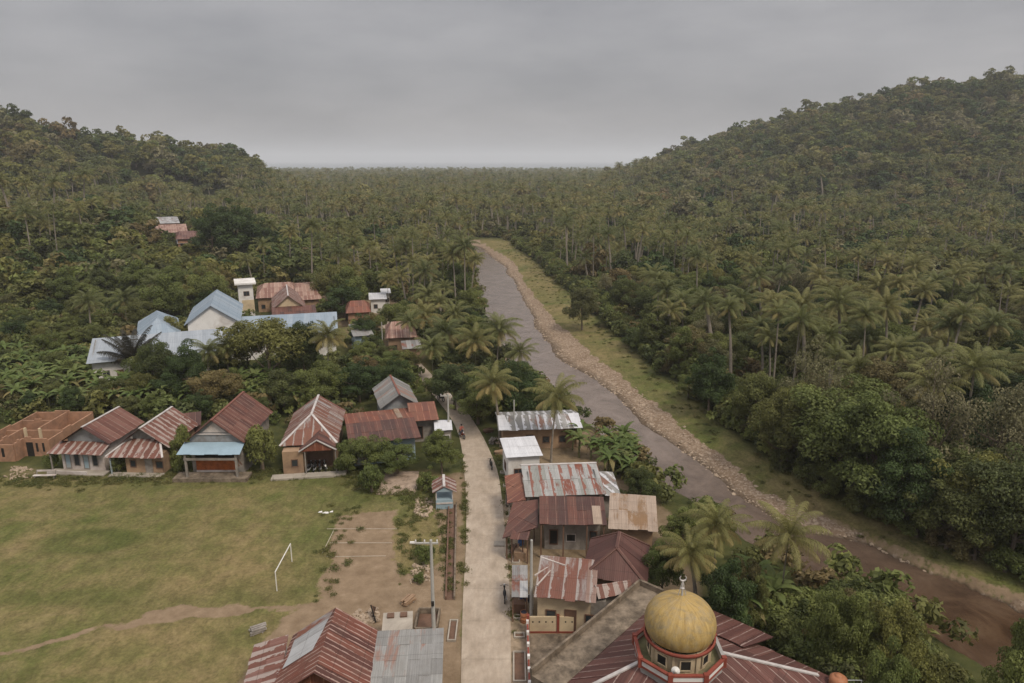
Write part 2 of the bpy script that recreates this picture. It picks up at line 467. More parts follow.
m, nt, b = new_mat('glass_pane'); b.inputs['Base Color'].default_value = (0.03, 0.035, 0.04, 1); b.inputs['Roughness'].default_value = 0.12; b.inputs['Specular IOR Level'].default_value = 0.5
M['pane'] = m
# dome: weathered gold with streaks from the top
m, nt, b = new_mat('weathered_gold_dome')
tc = N(nt, 'ShaderNodeTexCoord').outputs['Object']
sx = N(nt, 'ShaderNodeSeparateXYZ'); nt.links.new(tc, sx.inputs[0])
ang = math_(nt, 'ARCTAN2', sx.outputs['Y'], sx.outputs['X'])
cb = N(nt, 'ShaderNodeCombineXYZ'); nt.links.new(math_(nt, 'MULTIPLY', ang, 3.2), cb.inputs[0]); nt.links.new(math_(nt, 'MULTIPLY', sx.outputs['Z'], 0.35), cb.inputs[1])
s1 = noise(nt, 2.2, 7, 0.75, cb.outputs[0])
s2 = noise(nt, 2.5, 7, 0.7, tc, 0.5)
col = ramp(nt, s1, [(0.30, (0.21, 0.135, 0.042)), (0.5, (0.36, 0.245, 0.085)), (0.72, (0.48, 0.355, 0.16))])
col = mix(nt, ramp(nt, s2, [(0.45, 0.0), (0.66, 0.8)]), col, (0.26, 0.21, 0.13))
col = mix(nt, math_(nt, 'MULTIPLY', ramp(nt, noise(nt, 1.1, 8, 0.8, tc, 0.8), [(0.50, 0.0), (0.68, 1.0)]), 0.65), col, (0.12, 0.095, 0.05))
nt.links.new(col, b.inputs['Base Color']); b.inputs['Roughness'].default_value = 0.6
M['dome'] = m

def leaf_mat(name, palette, loc_scale=0.02, spread=0.5, trans=0.25, tint=0.5, yellow=None):
    """palette from dark to light; picked per plant (random + slow drift over the land) and varied per leaf by its 'tint'"""
    m, nt, b = new_mat(name)
    oi = N(nt, 'ShaderNodeObjectInfo')
    at = N(nt, 'ShaderNodeAttribute', attribute_name='tint')
    nl = noise(nt, loc_scale, 3, 0.6, oi.outputs['Location'])
    k = math_(nt, 'ADD', math_(nt, 'MULTIPLY_ADD', oi.outputs['Random'], spread, -spread / 2), math_(nt, 'MULTIPLY_ADD', nl, 1.3, -0.15))
    n = len(palette)
    col = ramp(nt, k, [(i / (n - 1), c) for i, c in enumerate(palette)])
    f = math_(nt, 'MULTIPLY_ADD', at.outputs['Fac'], tint * 2, 1 - tint)
    mul = N(nt, 'ShaderNodeVectorMath', operation='SCALE')
    nt.links.new(col, mul.inputs[0]); nt.links.new(f, mul.inputs['Scale'])
    col = mul.outputs[0]
    if yellow is not None:
        a2 = N(nt, 'ShaderNodeAttribute', attribute_name='age')
        col = mix(nt, a2.outputs['Fac'], col, yellow)
    nt.links.new(col, b.inputs['Base Color'])
    b.inputs['Roughness'].default_value = 0.6
    tr = N(nt, 'ShaderNodeBsdfTranslucent'); nt.links.new(col, tr.inputs['Color'])
    ms = N(nt, 'ShaderNodeMixShader'); ms.inputs[0].default_value = trans + 0.14
    nt.links.new(b.outputs[0], ms.inputs[1]); nt.links.new(tr.outputs[0], ms.inputs[2])
    out = [q for q in nt.nodes if q.type == 'OUTPUT_MATERIAL'][0]
    nt.links.new(ms.outputs[0], out.inputs[0])
    return m
G_D, G_M, G_O, G_B, G_Y = (0.064, 0.081, 0.028), (0.096, 0.115, 0.036), (0.152, 0.148, 0.046), (0.195, 0.145, 0.066), (0.222, 0.192, 0.051)
M['leaf'] = leaf_mat('forest_leaf', [G_D, G_M, (0.142, 0.155, 0.051), G_O, (0.077, 0.100, 0.037), G_B, (0.201, 0.186, 0.064)], spread=0.95)
M['leaf_fresh'] = leaf_mat('fresh_leaf', [(0.103, 0.134, 0.040), (0.148, 0.171, 0.050), (0.201, 0.208, 0.064)], 0.05)
M['leaf_dark'] = leaf_mat('dark_glossy_leaf', [(0.047, 0.075, 0.026), (0.064, 0.094, 0.031), (0.083, 0.114, 0.037)], 0.05)
M['leaf_olive'] = leaf_mat('olive_leaf', [(0.133, 0.133, 0.040), (0.174, 0.171, 0.050), (0.217, 0.196, 0.064)], 0.05)
M['leaf_dry'] = leaf_mat('dry_brown_leaf', [(0.180, 0.161, 0.089), (0.203, 0.187, 0.099), (0.168, 0.175, 0.075)], 0.05)
M['palm_leaf'] = leaf_mat('coconut_leaf', [(0.098, 0.113, 0.041), (0.131, 0.144, 0.051), (0.169, 0.171, 0.060), (0.210, 0.191, 0.071)], 0.02, 0.9, 0.2, 0.4, (0.312, 0.246, 0.103))
M['palm_gold'] = leaf_mat('yellowing_coconut_leaf', [(0.15, 0.15, 0.052), (0.18, 0.172, 0.06), (0.21, 0.19, 0.068)], 0.02, 0.4, 0.2, 0.35, (0.36, 0.27, 0.11))
M['palm_dead'] = leaf_mat('dark_sugar_palm_leaf', [(0.028, 0.026, 0.018), (0.036, 0.033, 0.022)], 0.02, 0.3, 0.1, 0.4, (0.07, 0.05, 0.03))
M['banana'] = leaf_mat('banana_leaf', [(0.099, 0.143, 0.040), (0.141, 0.186, 0.054), (0.197, 0.222, 0.081)], 0.05, 0.7, 0.35, 0.4, (0.366, 0.287, 0.134))
M['weed'] = leaf_mat('weed_leaf', [(0.12, 0.135, 0.045), (0.15, 0.155, 0.05), (0.19, 0.17, 0.065)], 0.2, 0.8, 0.3, 0.35)
M['bark'] = plain('bark', (0.13, 0.10, 0.075), 0.95, 0.3, 3)
M['palm_bark'] = plain('pale_palm_bark', (0.22, 0.19, 0.155), 0.95, 0.25, 3)
# ------------------------------------------------------------------ ground sheet
def poly_px(pts, h=0.0):
    return np.array([[at_h(x, y, h).x, at_h(x, y, h).y] for x, y in pts])
def poly_sd(X, Y, P):
    """signed distance, positive inside"""
    d = np.full(X.shape, 1e9); ins = np.zeros(X.shape, bool)
    n = len(P)
    for i in range(n):
        x0, y0 = P[i]; x1, y1 = P[(i + 1) % n]
        ex, ey = x1 - x0, y1 - y0
        t = np.clip(((X - x0) * ex + (Y - y0) * ey) / (ex * ex + ey * ey + 1e-9), 0, 1)
        d = np.minimum(d, np.hypot(X - x0 - t * ex, Y - y0 - t * ey))
        c = ((y0 > Y) != (y1 > Y)) & (X < (x1 - x0) * (Y - y0) / (y1 - y0 + 1e-12) + x0)
        ins ^= c
    return np.where(ins, d, -d)
def soft(sd, w): return np.clip(sd / w + 0.5, 0, 1)
def line_sd(X, Y, pts, w):
    d = np.full(X.shape, 1e9)
    for (x0, y0), (x1, y1) in zip(pts[:-1], pts[1:]):
        ex, ey = x1 - x0, y1 - y0
        t = np.clip(((X - x0) * ex + (Y - y0) * ey) / (ex * ex + ey * ey + 1e-9), 0, 1)
        d = np.minimum(d, np.hypot(X - x0 - t * ex, Y - y0 - t * ey))
    return w - d

def axis(core0, core1, step, lo, hi, g=1.06):
    a = list(np.arange(core0, core1 + 1e-6, step))
    s, v = step, core1
    while v < hi: s *= g; v += s; a.append(v)
    s, v = step, core0
    pre = []
    while v > lo: s *= g; v -= s; pre.append(v)
    return np.array(pre[::-1] + a)
gx = axis(-56, 66, 0.45, -26000, 26000, 1.055)
gy = axis(30, 135, 0.45, -400, 40000, 1.05)
gx = gx[(gx > -17000) & (gx < 17000)]; gy = gy[gy < 17500]
GX, GY = np.meshgrid(gx, gy)
GZ = height(GX, GY)
nx, ny = len(gx), len(gy)
def grid_mesh(name, X, Y, Z):
    ny, nx = X.shape
    me = bpy.data.meshes.new(name)
    me.vertices.add(nx * ny)
    me.vertices.foreach_set('co', np.stack([X, Y, Z], -1).reshape(-1).astype(np.float32))
    i = np.arange(nx * ny).reshape(ny, nx)
    q = np.stack([i[:-1, :-1], i[:-1, 1:], i[1:, 1:], i[1:, :-1]], -1).reshape(-1)
    nf = (nx - 1) * (ny - 1)
    me.loops.add(nf * 4); me.loops.foreach_set('vertex_index', q.astype(np.int32))
    me.polygons.add(nf)
    me.polygons.foreach_set('loop_start', (np.arange(nf) * 4).astype(np.int32))
    me.polygons.foreach_set('use_smooth', np.ones(nf, bool))
    me.update(calc_edges=True)
    return me
gme = grid_mesh('ground', GX, GY, GZ)
jx = GX + 0.5 * vnoise(GX, GY, 1.1, 4) + 0.7 * vnoise(GX, GY, 4.0, 6)
jy = GY + 0.5 * vnoise(GX, GY, 1.3, 8) + 0.6 * vnoise(GX, GY, 3.6, 2)
court = soft(poly_sd(jx, jy, poly_px([(338, 514), (396, 512), (398, 600), (318, 604), (326, 560)])), 1.6)
strip = soft(poly_sd(jx, jy, poly_px([(300, 601), (460, 560), (462, 690), (230, 690), (262, 640)])), 1.6)
east = soft(poly_sd(jx, jy, poly_px([(440, 478), (466, 470), (462, 700), (400, 700), (424, 600), (440, 560)])), 1.2)
court = np.maximum(court, strip * 0.9)
court = np.maximum(court, east)
pth = [tuple(at_h(x, y).xy) for x, y in ((-60, 668), (0, 655), (60, 641), (120, 628), (170, 618), (215, 612), (260, 609), (310, 603))]
pm = soft(line_sd(jx, jy, pth, 0.28), 0.8)
pth2 = [tuple(at_h(x, y).xy) for x, y in ((150, 619), (190, 613), (225, 610), (245, 611))]
pm = np.maximum(pm, soft(line_sd(jx, jy, pth2, 0.7), 0.9))
wear = soft(line_sd(jx, jy, [tuple(at_h(x, y).xy) for x, y in ((70, 610), (90, 618), (120, 622))], 0.5), 1.6) * 0.5
wear = np.maximum(wear, 0.45 * soft(line_sd(jx, jy, [tuple(at_h(x, y).xy) for x, y in ((280, 480), (345, 500))], 1.0), 3))
village_yard = soft(poly_sd(jx, jy, poly_px([(505, 430), (600, 430), (680, 520), (700, 600), (600, 720), (512, 720), (512, 560)])), 1.5)
far_yard = soft(poly_sd(jx, jy, poly_px([(240, 285), (330, 275), (430, 290), (425, 365), (440, 400), (352, 350), (330, 320)])), 4.0)
slope_l = soft(poly_sd(jx, jy, poly_px([(0, 464), (60, 466), (60, 475), (30, 480), (0, 478)])), 1.5) * 0.5
dirt = np.clip(np.maximum.reduce([court, pm, wear, village_yard * 0.85, far_yard * 0.8, slope_l]), 0, 1)
xl, xr, xg, xs = (r_interp(L, jy) for L in (RL, RR, RG, RS))
gravel = soft(np.minimum(jx - (xl - 1.2), xg - jx), 1.0) * (GY < 320)
bare = soft(np.minimum(jx - (xg - 0.5), (xg + (xs - xg) * 0.25) - jx), 1.5) * (GY < 320) * (0.35 + 0.3 * (GY < 66))
dirt = np.maximum(dirt, bare)
field = poly_px([(-300, 470), (0, 478), (120, 476), (180, 474), (360, 472), (430, 470), (460, 480), (460, 720), (-500, 720)])
fm = soft(poly_sd(GX, GY, field), 1.0)
sm = soft(np.minimum(jx - xg + 0.3, xs - jx), 1.2) * (GY < 320)
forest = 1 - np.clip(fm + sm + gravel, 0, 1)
lush = np.clip(0.5 + 0.5 * vnoise(GX, GY, 9, 3), 0, 1)
ring = soft(0.8 - np.abs(np.hypot((GX - at_h(90, 541).x) / 1.9, GY - at_h(90, 541).y) - 1.6), 0.8)
ring2 = soft(1.5 - np.hypot((GX - at_h(72, 598).x) / 3.5, (GY - at_h(72, 598).y) / 0.8), 1.2)
edge_w = soft(line_sd(GX, GY, [tuple(at_h(x, y).xy) for x, y in ((-100, 486), (0, 486), (180, 480), (300, 478), (370, 482), (330, 520), (315, 590), (200, 602), (120, 612))], 1.2), 3)
lush = np.clip(lush * 0.55 + 0.6 * ring + 0.5 * ring2 + 0.4 * edge_w, 0, 1)
lush = np.where(sm > 0.3, np.clip(lush, 0.35, 0.55), lush)
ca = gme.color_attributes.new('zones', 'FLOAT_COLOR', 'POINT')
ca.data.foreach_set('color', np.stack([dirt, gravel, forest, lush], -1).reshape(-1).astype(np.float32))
m, nt, b = new_mat('ground_cover')
at = N(nt, 'ShaderNodeAttribute', attribute_name='zones')
sp = N(nt, 'ShaderNodeSeparateColor'); nt.links.new(at.outputs['Color'], sp.inputs[0])
g = N(nt, 'ShaderNodeNewGeometry').outputs['Position']
fine = noise(nt, 3.5, 8, 0.75, g)
mid_ = noise(nt, 0.35, 6, 0.65, g, 0.4)
big = noise(nt, 0.07, 4, 0.55, g, 0.3)
c1 = ramp(nt, mid_, [(0.28, (0.072, 0.080, 0.024)), (0.42, (0.125, 0.118, 0.041)), (0.54, (0.190, 0.150, 0.068)), (0.70, (0.250, 0.180, 0.100))])
c2 = ramp(nt, big, [(0.40, (0.075, 0.092, 0.026)), (0.58, (0.215, 0.158, 0.078))])
grass = mix(nt, 0.5, c1, c2)
grass = mix(nt, math_(nt, 'MULTIPLY', math_(nt, 'POWER', at.outputs['Alpha'], 1.2), 0.9), grass, (0.066, 0.078, 0.022))
grass = mix(nt, 0.65, grass, ramp(nt, fine, [(0.3, 0.45), (0.7, 1.55)]), 'MULTIPLY')
grass = mix(nt, 0.6, grass, ramp(nt, noise(nt, 1.1, 7, 0.7, mapping(nt, g, (1, 0.6, 1)), 0.5), [(0.36, 0.62), (0.64, 1.35)]), 'MULTIPLY')
dcol = ramp(nt, noise(nt, 0.9, 8, 0.7, g), [(0.3, (0.16, 0.112, 0.070)), (0.6, (0.245, 0.178, 0.116)), (0.8, (0.33, 0.25, 0.175))])
dn = math_(nt, 'ADD', sp.outputs['Red'], math_(nt, 'MULTIPLY_ADD', noise(nt, 1.6, 7, 0.75, g), 1.1, -0.55))
col = mix(nt, ramp(nt, dn, [(0.42, 0.0), (0.60, 1.0)]), grass, dcol)
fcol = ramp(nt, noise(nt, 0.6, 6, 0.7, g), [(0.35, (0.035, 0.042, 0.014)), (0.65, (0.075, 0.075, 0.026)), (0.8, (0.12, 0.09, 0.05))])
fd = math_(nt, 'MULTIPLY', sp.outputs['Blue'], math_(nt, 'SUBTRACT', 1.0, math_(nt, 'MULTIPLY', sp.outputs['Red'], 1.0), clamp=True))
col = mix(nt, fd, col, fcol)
vor = N(nt, 'ShaderNodeTexVoronoi'); vor.inputs['Scale'].default_value = 4.5; nt.links.new(g, vor.inputs['Vector'])
st = ramp(nt, vor.outputs['Color'], [(0.2, (0.17, 0.115, 0.075)), (0.6, (0.28, 0.205, 0.14)), (0.9, (0.40, 0.32, 0.245))])
gcol = mix(nt, 0.45, st, ramp(nt, mid_, [(0.35, (0.11, 0.075, 0.05)), (0.7, (0.27, 0.205, 0.15))]))
gn = math_(nt, 'ADD', sp.outputs['Green'], math_(nt, 'MULTIPLY_ADD', noise(nt, 0.9, 6, 0.7, g), 1.2, -0.6))
col = mix(nt, ramp(nt, gn, [(0.42, 0.0), (0.58, 1.0)]), col, gcol)
szz = N(nt, 'ShaderNodeSeparateXYZ'); nt.links.new(g, szz.inputs[0])
wet = N(nt, 'ShaderNodeMapRange'); wet.inputs['From Min'].default_value = WATER_Z + 0.02; wet.inputs['From Max'].default_value = WATER_Z + 0.28; wet.inputs['To Min'].default_value = 0.42; nt.links.new(szz.outputs['Z'], wet.inputs['Value'])
wm = N(nt, 'ShaderNodeVectorMath', operation='SCALE'); nt.links.new(col, wm.inputs[0]); nt.links.new(wet.outputs[0], wm.inputs['Scale']); col = wm.outputs[0]
nt.links.new(col, b.inputs['Base Color']); b.inputs['Roughness'].default_value = 0.95
b.inputs['Specular IOR Level'].default_value = 0.1
bump(nt, b, fine, 0.5, 0.15)
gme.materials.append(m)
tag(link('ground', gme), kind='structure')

# river water and sea
m, nt, b = new_mat('river_water')
g = N(nt, 'ShaderNodeNewGeometry').outputs['Position']
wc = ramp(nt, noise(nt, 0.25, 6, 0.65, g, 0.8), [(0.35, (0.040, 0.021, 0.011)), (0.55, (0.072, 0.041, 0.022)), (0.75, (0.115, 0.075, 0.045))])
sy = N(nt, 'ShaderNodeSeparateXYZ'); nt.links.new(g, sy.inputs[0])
far_sheen = N(nt, 'ShaderNodeMapRange'); far_sheen.inputs['From Min'].default_value = 48; far_sheen.inputs['From Max'].default_value = 85; nt.links.new(sy.outputs['Y'], far_sheen.inputs['Value'])  # base colour greys with distance: sky reflection painted in, besides murkier water
wc = mix(nt, far_sheen.outputs[0], wc, ramp(nt, noise(nt, 0.25, 6, 0.65, g, 0.8), [(0.35, (0.14, 0.110, 0.092)), (0.65, (0.20, 0.158, 0.134))]))
nt.links.new(wc, b.inputs['Base Color']); b.inputs['Roughness'].default_value = 0.13; b.inputs['IOR'].default_value = 1.33
b.inputs['Specular IOR Level'].default_value = 0.5
bump(nt, b, noise(nt, 1.5, 6, 0.7, mapping(nt, g, (1, 0.45, 1))), 0.55, 0.25)
mb = MB()
ys = list(np.linspace(-60, 40, 10)) + list(np.linspace(42, 335, 60))
def xL(y): return float(r_interp(RL, np.array([y]))[0]) - 3.0
def xR(y): return float(r_interp(RR, np.array([y]))[0]) + 4.0
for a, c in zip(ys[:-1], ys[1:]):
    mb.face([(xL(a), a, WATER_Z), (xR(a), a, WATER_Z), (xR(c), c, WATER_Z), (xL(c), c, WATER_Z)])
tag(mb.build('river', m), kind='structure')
m, nt, b = new_mat('sea_water')
b.inputs['Base Color'].default_value = (0.16, 0.19, 0.21, 1); b.inputs['Roughness'].default_value = 0.35
SE = float(gy[-1]) - 50; SX = float(gx[-1]) - 50
mb = MB(); mb.face([(-SX, 2400, -4), (SX, 2400, -4), (SX, SE, -4), (-SX, SE, -4)])
tag(mb.build('sea', m), kind='structure')

# ------------------------------------------------------------------ road and paving (sheets just above the ground)
m, nt, b = new_mat('worn_concrete_road')
g = N(nt, 'ShaderNodeNewGeometry').outputs['Position']
c = ramp(nt, noise(nt, 0.5, 8, 0.7, g, 0.3), [(0.3, (0.27, 0.215, 0.16)), (0.55, (0.36, 0.295, 0.23)), (0.75, (0.43, 0.36, 0.285))])
c = mix(nt, 0.5, c, ramp(nt, noise(nt, 2.5, 8, 0.8, mapping(nt, g, (1, 0.3, 1))), [(0.35, 0.7), (0.65, 1.25)]), 'MULTIPLY')
sy = N(nt, 'ShaderNodeSeparateXYZ'); nt.links.new(g, sy.inputs[0])
jn = math_(nt, 'LESS_THAN', math_(nt, 'FRACT', math_(nt, 'DIVIDE', sy.outputs['Y'], 4.2)), 0.016)
c = mix(nt, math_(nt, 'MULTIPLY', jn, 0.28), c, (0.10, 0.085, 0.06))
c = mix(nt, math_(nt, 'MULTIPLY', ramp(nt, noise(nt, 0.9, 7, 0.8, g, 1.0), [(0.56, 0.0), (0.70, 1.0)]), 0.5), c, (0.20, 0.155, 0.11))
nt.links.new(c, b.inputs['Base Color']); b.inputs['Roughness'].default_value = 0.92
M['road'] = m
LE = [(461, 760), (461, 683), (463, 600), (466, 545), (466, 500), (464, 470), (461, 445), (456, 428), (448, 414), (438, 401), (427, 388), (416, 374), (404, 360), (392, 344), (382, 326), (372, 312)]
RE = [(511, 760), (511, 683), (510, 600), (506, 545), (502, 500), (497, 470), (486, 443), (477, 427), (467, 412), (454, 398), (441, 384), (428, 371), (414, 356), (401, 340), (390, 324), (380, 310)]
def smooth_line(pts, n=8):
    P = [Vector(at_h(x, y, 0)).to_2d() for x, y in pts]
    out = []
    for i in range(len(P) - 1):
        p0, p1, p2, p3 = P[max(i - 1, 0)], P[i], P[i + 1], P[min(i + 2, len(P) - 1)]
        for k in range(n):
            t = k / n
            out.append(0.5 * ((2 * p1) + (p2 - p0) * t + (2 * p0 - 5 * p1 + 4 * p2 - p3) * t * t + (3 * p1 - p0 - 3 * p2 + p3) * t ** 3))
    out.append(P[-1])
    return out
le, re_ = smooth_line(LE), smooth_line(RE)
mb = MB()
def zg(p, k=0.02): return max(hgt(p.x, p.y), -0.4) + k
for i in range(len(le) - 1):
    a, b_, c_, d = le[i], re_[i], re_[i + 1], le[i + 1]
    mb.face([(a.x, a.y, zg(a, .05)), (b_.x, b_.y, zg(b_, .05)), (c_.x, c_.y, zg(c_, .05)), (d.x, d.y, zg(d, .05))])
    mb.face([(a.x, a.y, -0.2), (a.x, a.y, zg(a, .05)), (d.x, d.y, zg(d, .05)), (d.x, d.y, -0.2)])
    mb.face([(b_.x, b_.y, zg(b_, .05)), (b_.x, b_.y, -0.2), (c_.x, c_.y, -0.2), (c_.x, c_.y, zg(c_, .05))])
tag(mb.build('road', M['road']), kind='structure')
ROAD_C = [((a + b_) / 2) for a, b_ in zip(le, re_)]
def slab(name, pts, h, mat, thick=0.12, kind='structure', z0=0.0):
    """flat paving drawn from its outline (pixels of its corners on the ground)"""
    P = [at_h(x, y, h + z0) for x, y in pts]
    mb = MB()
    mb.face([(p.x, p.y, z0 + h) for p in P])
    for i in range(len(P)):
        a, c_ = P[i], P[(i + 1) % len(P)]
        mb.face([(a.x, a.y, z0 + h), (a.x, a.y, z0 + h - thick), (c_.x, c_.y, z0 + h - thick), (c_.x, c_.y, z0 + h)])
    o = mb.build(name, mat)
    # make normals point up
    if o.data.polygons[0].normal.z < 0: o.data.flip_normals()
    return tag(o, kind=kind)
# narrow pavement with covered drain on the right of the road, open ditch on the left
mb = MB()
for i in range(0, 8 * 4):
    a, c_ = re_[i], re_[i + 1]
    mb.face([(a.x, a.y, 0.03), (a.x + 1.25, a.y, 0.03), (c_.x + 1.25, c_.y, 0.03), (c_.x, c_.y, 0.03)])
tag(mb.build('pavement', plain('trodden_pavement', (0.27, 0.205, 0.14), 0.95, 0.3, 1.2, (0.13, 0.10, 0.06))), kind='structure')
slab('terrace_paving', [(376, 494), (416, 494), (419, 471), (386, 472)], 0.10, plain('old_paving', (0.33, 0.25, 0.19), 0.95, 0.3, 1.6, (0.11, 0.08, 0.05)))
slab('mosque_yard_paving', [(529, 760), (529, 634), (584, 634), (600, 640), (560, 700), (560, 760)], 0.10, M['concrete_dark'])
mb = MB()
for (x0, y0), (x1, y1) in (((327, 529), (397, 529)), ((334, 530), (322, 554)), ((330, 543), (392, 543)), ((327, 557), (386, 556))):
    a, c_ = at_h(x0, y0), at_h(x1, y1)
    mb.obox((a.x, a.y, 0.02), (c_.x, c_.y, 0.02), 0.045, 0.03)
tag(mb.build('court_markings', plain('chalk_line', (0.40, 0.35, 0.28), 0.9)), kind='structure')
# ------------------------------------------------------------------ buildings
RND = random.Random(7)
FOOT = []          # footprints (centre, radius) kept clear of trees
def clip2(poly, axis_, val, keep_less):
    out = []
    for i in range(len(poly)):
        a, c = poly[i], poly[(i + 1) % len(poly)]
        ia = (a[axis_] <= val) if keep_less else (a[axis_] >= val)
        ic = (c[axis_] <= val) if keep_less else (c[axis_] >= val)
        if ia: out.append(a)
        if ia != ic:
            t = (val - a[axis_]) / (c[axis_] - a[axis_])
            out.append((a[0] + (c[0] - a[0]) * t, a[1] + (c[1] - a[1]) * t))
    return out
def panel(mb, poly, sheet=0.8, row=2.4, seed=0, thick=0.05, jit=0.02, ragged=0.12):
    """a sloping roof plane made of separate overlapping metal sheets"""
    R = random.Random(seed)
    P = [Vector(p) for p in poly]
    n = Vector((0, 0, 0))
    for i in range(len(P)): n += P[i].cross(P[(i + 1) % len(P)])
    n.normalize()
    if n.z < 0: n = -n; P = P[::-1]
    a = Vector((0, 0, 1)).cross(n)
    if a.length < 1e-3: a = Vector((1, 0, 0))
    a.normalize(); b_ = n.cross(a)
    o = P[0]
    Q = [((p - o).dot(a), (p - o).dot(b_)) for p in P]
    u0, u1 = min(q[0] for q in Q), max(q[0] for q in Q)
    v0, v1 = min(q[1] for q in Q), max(q[1] for q in Q)
    nu = max(1, round((u1 - u0) / sheet)); nv = max(1, round((v1 - v0) / row))
    off = R.random() * 5
    base = [p - n * thick for p in P]
    mb.face(base[::-1], [(q[0], q[1]) for q in Q][::-1], (0.1, 0.2))
    for i in range(nu):
        ua, ub = u0 + (u1 - u0) * i / nu, u0 + (u1 - u0) * (i + 1) / nu
        for j in range(nv):
            va, vb = v0 + (v1 - v0) * j / nv, v0 + (v1 - v0) * (j + 1) / nv
            c = Q
            for ax, val, less in ((0, ua, False), (0, ub, True), (1, va, False), (1, vb, True)):
                c = clip2(c, ax, val, less)
                if len(c) < 3: break
            if len(c) < 3: continue
            rn = (R.random(), R.random())
            h = R.uniform(0, jit) + (0.012 if (i + j) % 2 else 0)
            tl = R.uniform(-0.006, 0.006)
            ext = R.uniform(0, ragged) if j == 0 else 0.04
            pts, uv = [], []
            for (u, v) in c:
                vv = v - ext if abs(v - va) < 1e-4 and (j > 0 or abs(v - v0) < 1e-4) else v
                k = (u - ua) / max(ub - ua, 1e-3)
                lift = h + tl * (k - 0.5) * 2 + (0.012 if vv < va else 0)
                pts.append(o + a * u + b_ * vv + n * lift)
                uv.append((u + off + 50, v + 50))
            mb.face(pts, uv, rn)
            # turned-down edge so that sheets have a thickness
            for q in range(len(pts)):
                p1, p2 = pts[q], pts[(q + 1) % len(pts)]
                mb.face([p1, p1 - n * 0.02, p2 - n * 0.02, p2], [uv[q], uv[q], uv[(q + 1) % len(uv)], uv[(q + 1) % len(uv)]], rn)
def opening(parent, org, ux, nrm, u, z, w, h, kind='window', mats=None, sub=None):
    """window or door standing a little proud of a wall; org + ux*u is its left end, nrm points outwards"""
    org, ux, nrm = Vector(org), Vector(ux).normalized(), Vector(nrm).normalized()
    p = org + ux * u; up = Vector((0, 0, 1))
    fm, pm_ = mats or (M['wood_brown'], M['pane'])
    mb = MB()
    def quadbox(m_, a, w_, h_, z_, d0, d1):
        c = [a + up * z_, a + ux * w_ + up * z_, a + ux * w_ + up * (z_ + h_), a + up * (z_ + h_)]
        f = [q + nrm * d1 for q in c]; bk = [q + nrm * d0 for q in c]
        m_.face(f, [(0, z_), (w_, z_), (w_, z_ + h_), (0, z_ + h_)])
        for i in range(4):
            k = (i + 1) % 4
            m_.face([f[i], bk[i], bk[k], f[k]])
    t = 0.08
    quadbox(mb, p, w, t, z, 0.0, 0.06); quadbox(mb, p, w, t, z + h - t, 0.0, 0.06)
    quadbox(mb, p, t, h - 2 * t, z + t, 0.0, 0.06); quadbox(mb, p + ux * (w - t), t, h - 2 * t, z + t, 0.0, 0.06)
    if kind == 'window' and w > 0.9: quadbox(mb, p + ux * (w / 2 - t / 2), t * 0.7, h - 2 * t, z + t, 0.0, 0.05)
    fr = mb.build(kind, fm, parent)
    mb = MB(); quadbox(mb, p + ux * t, w - 2 * t, h - 2 * t, z + t, 0.004, 0.02)
    mb.build('pane' if kind == 'window' else 'door_leaf', pm_, fr)
    return fr
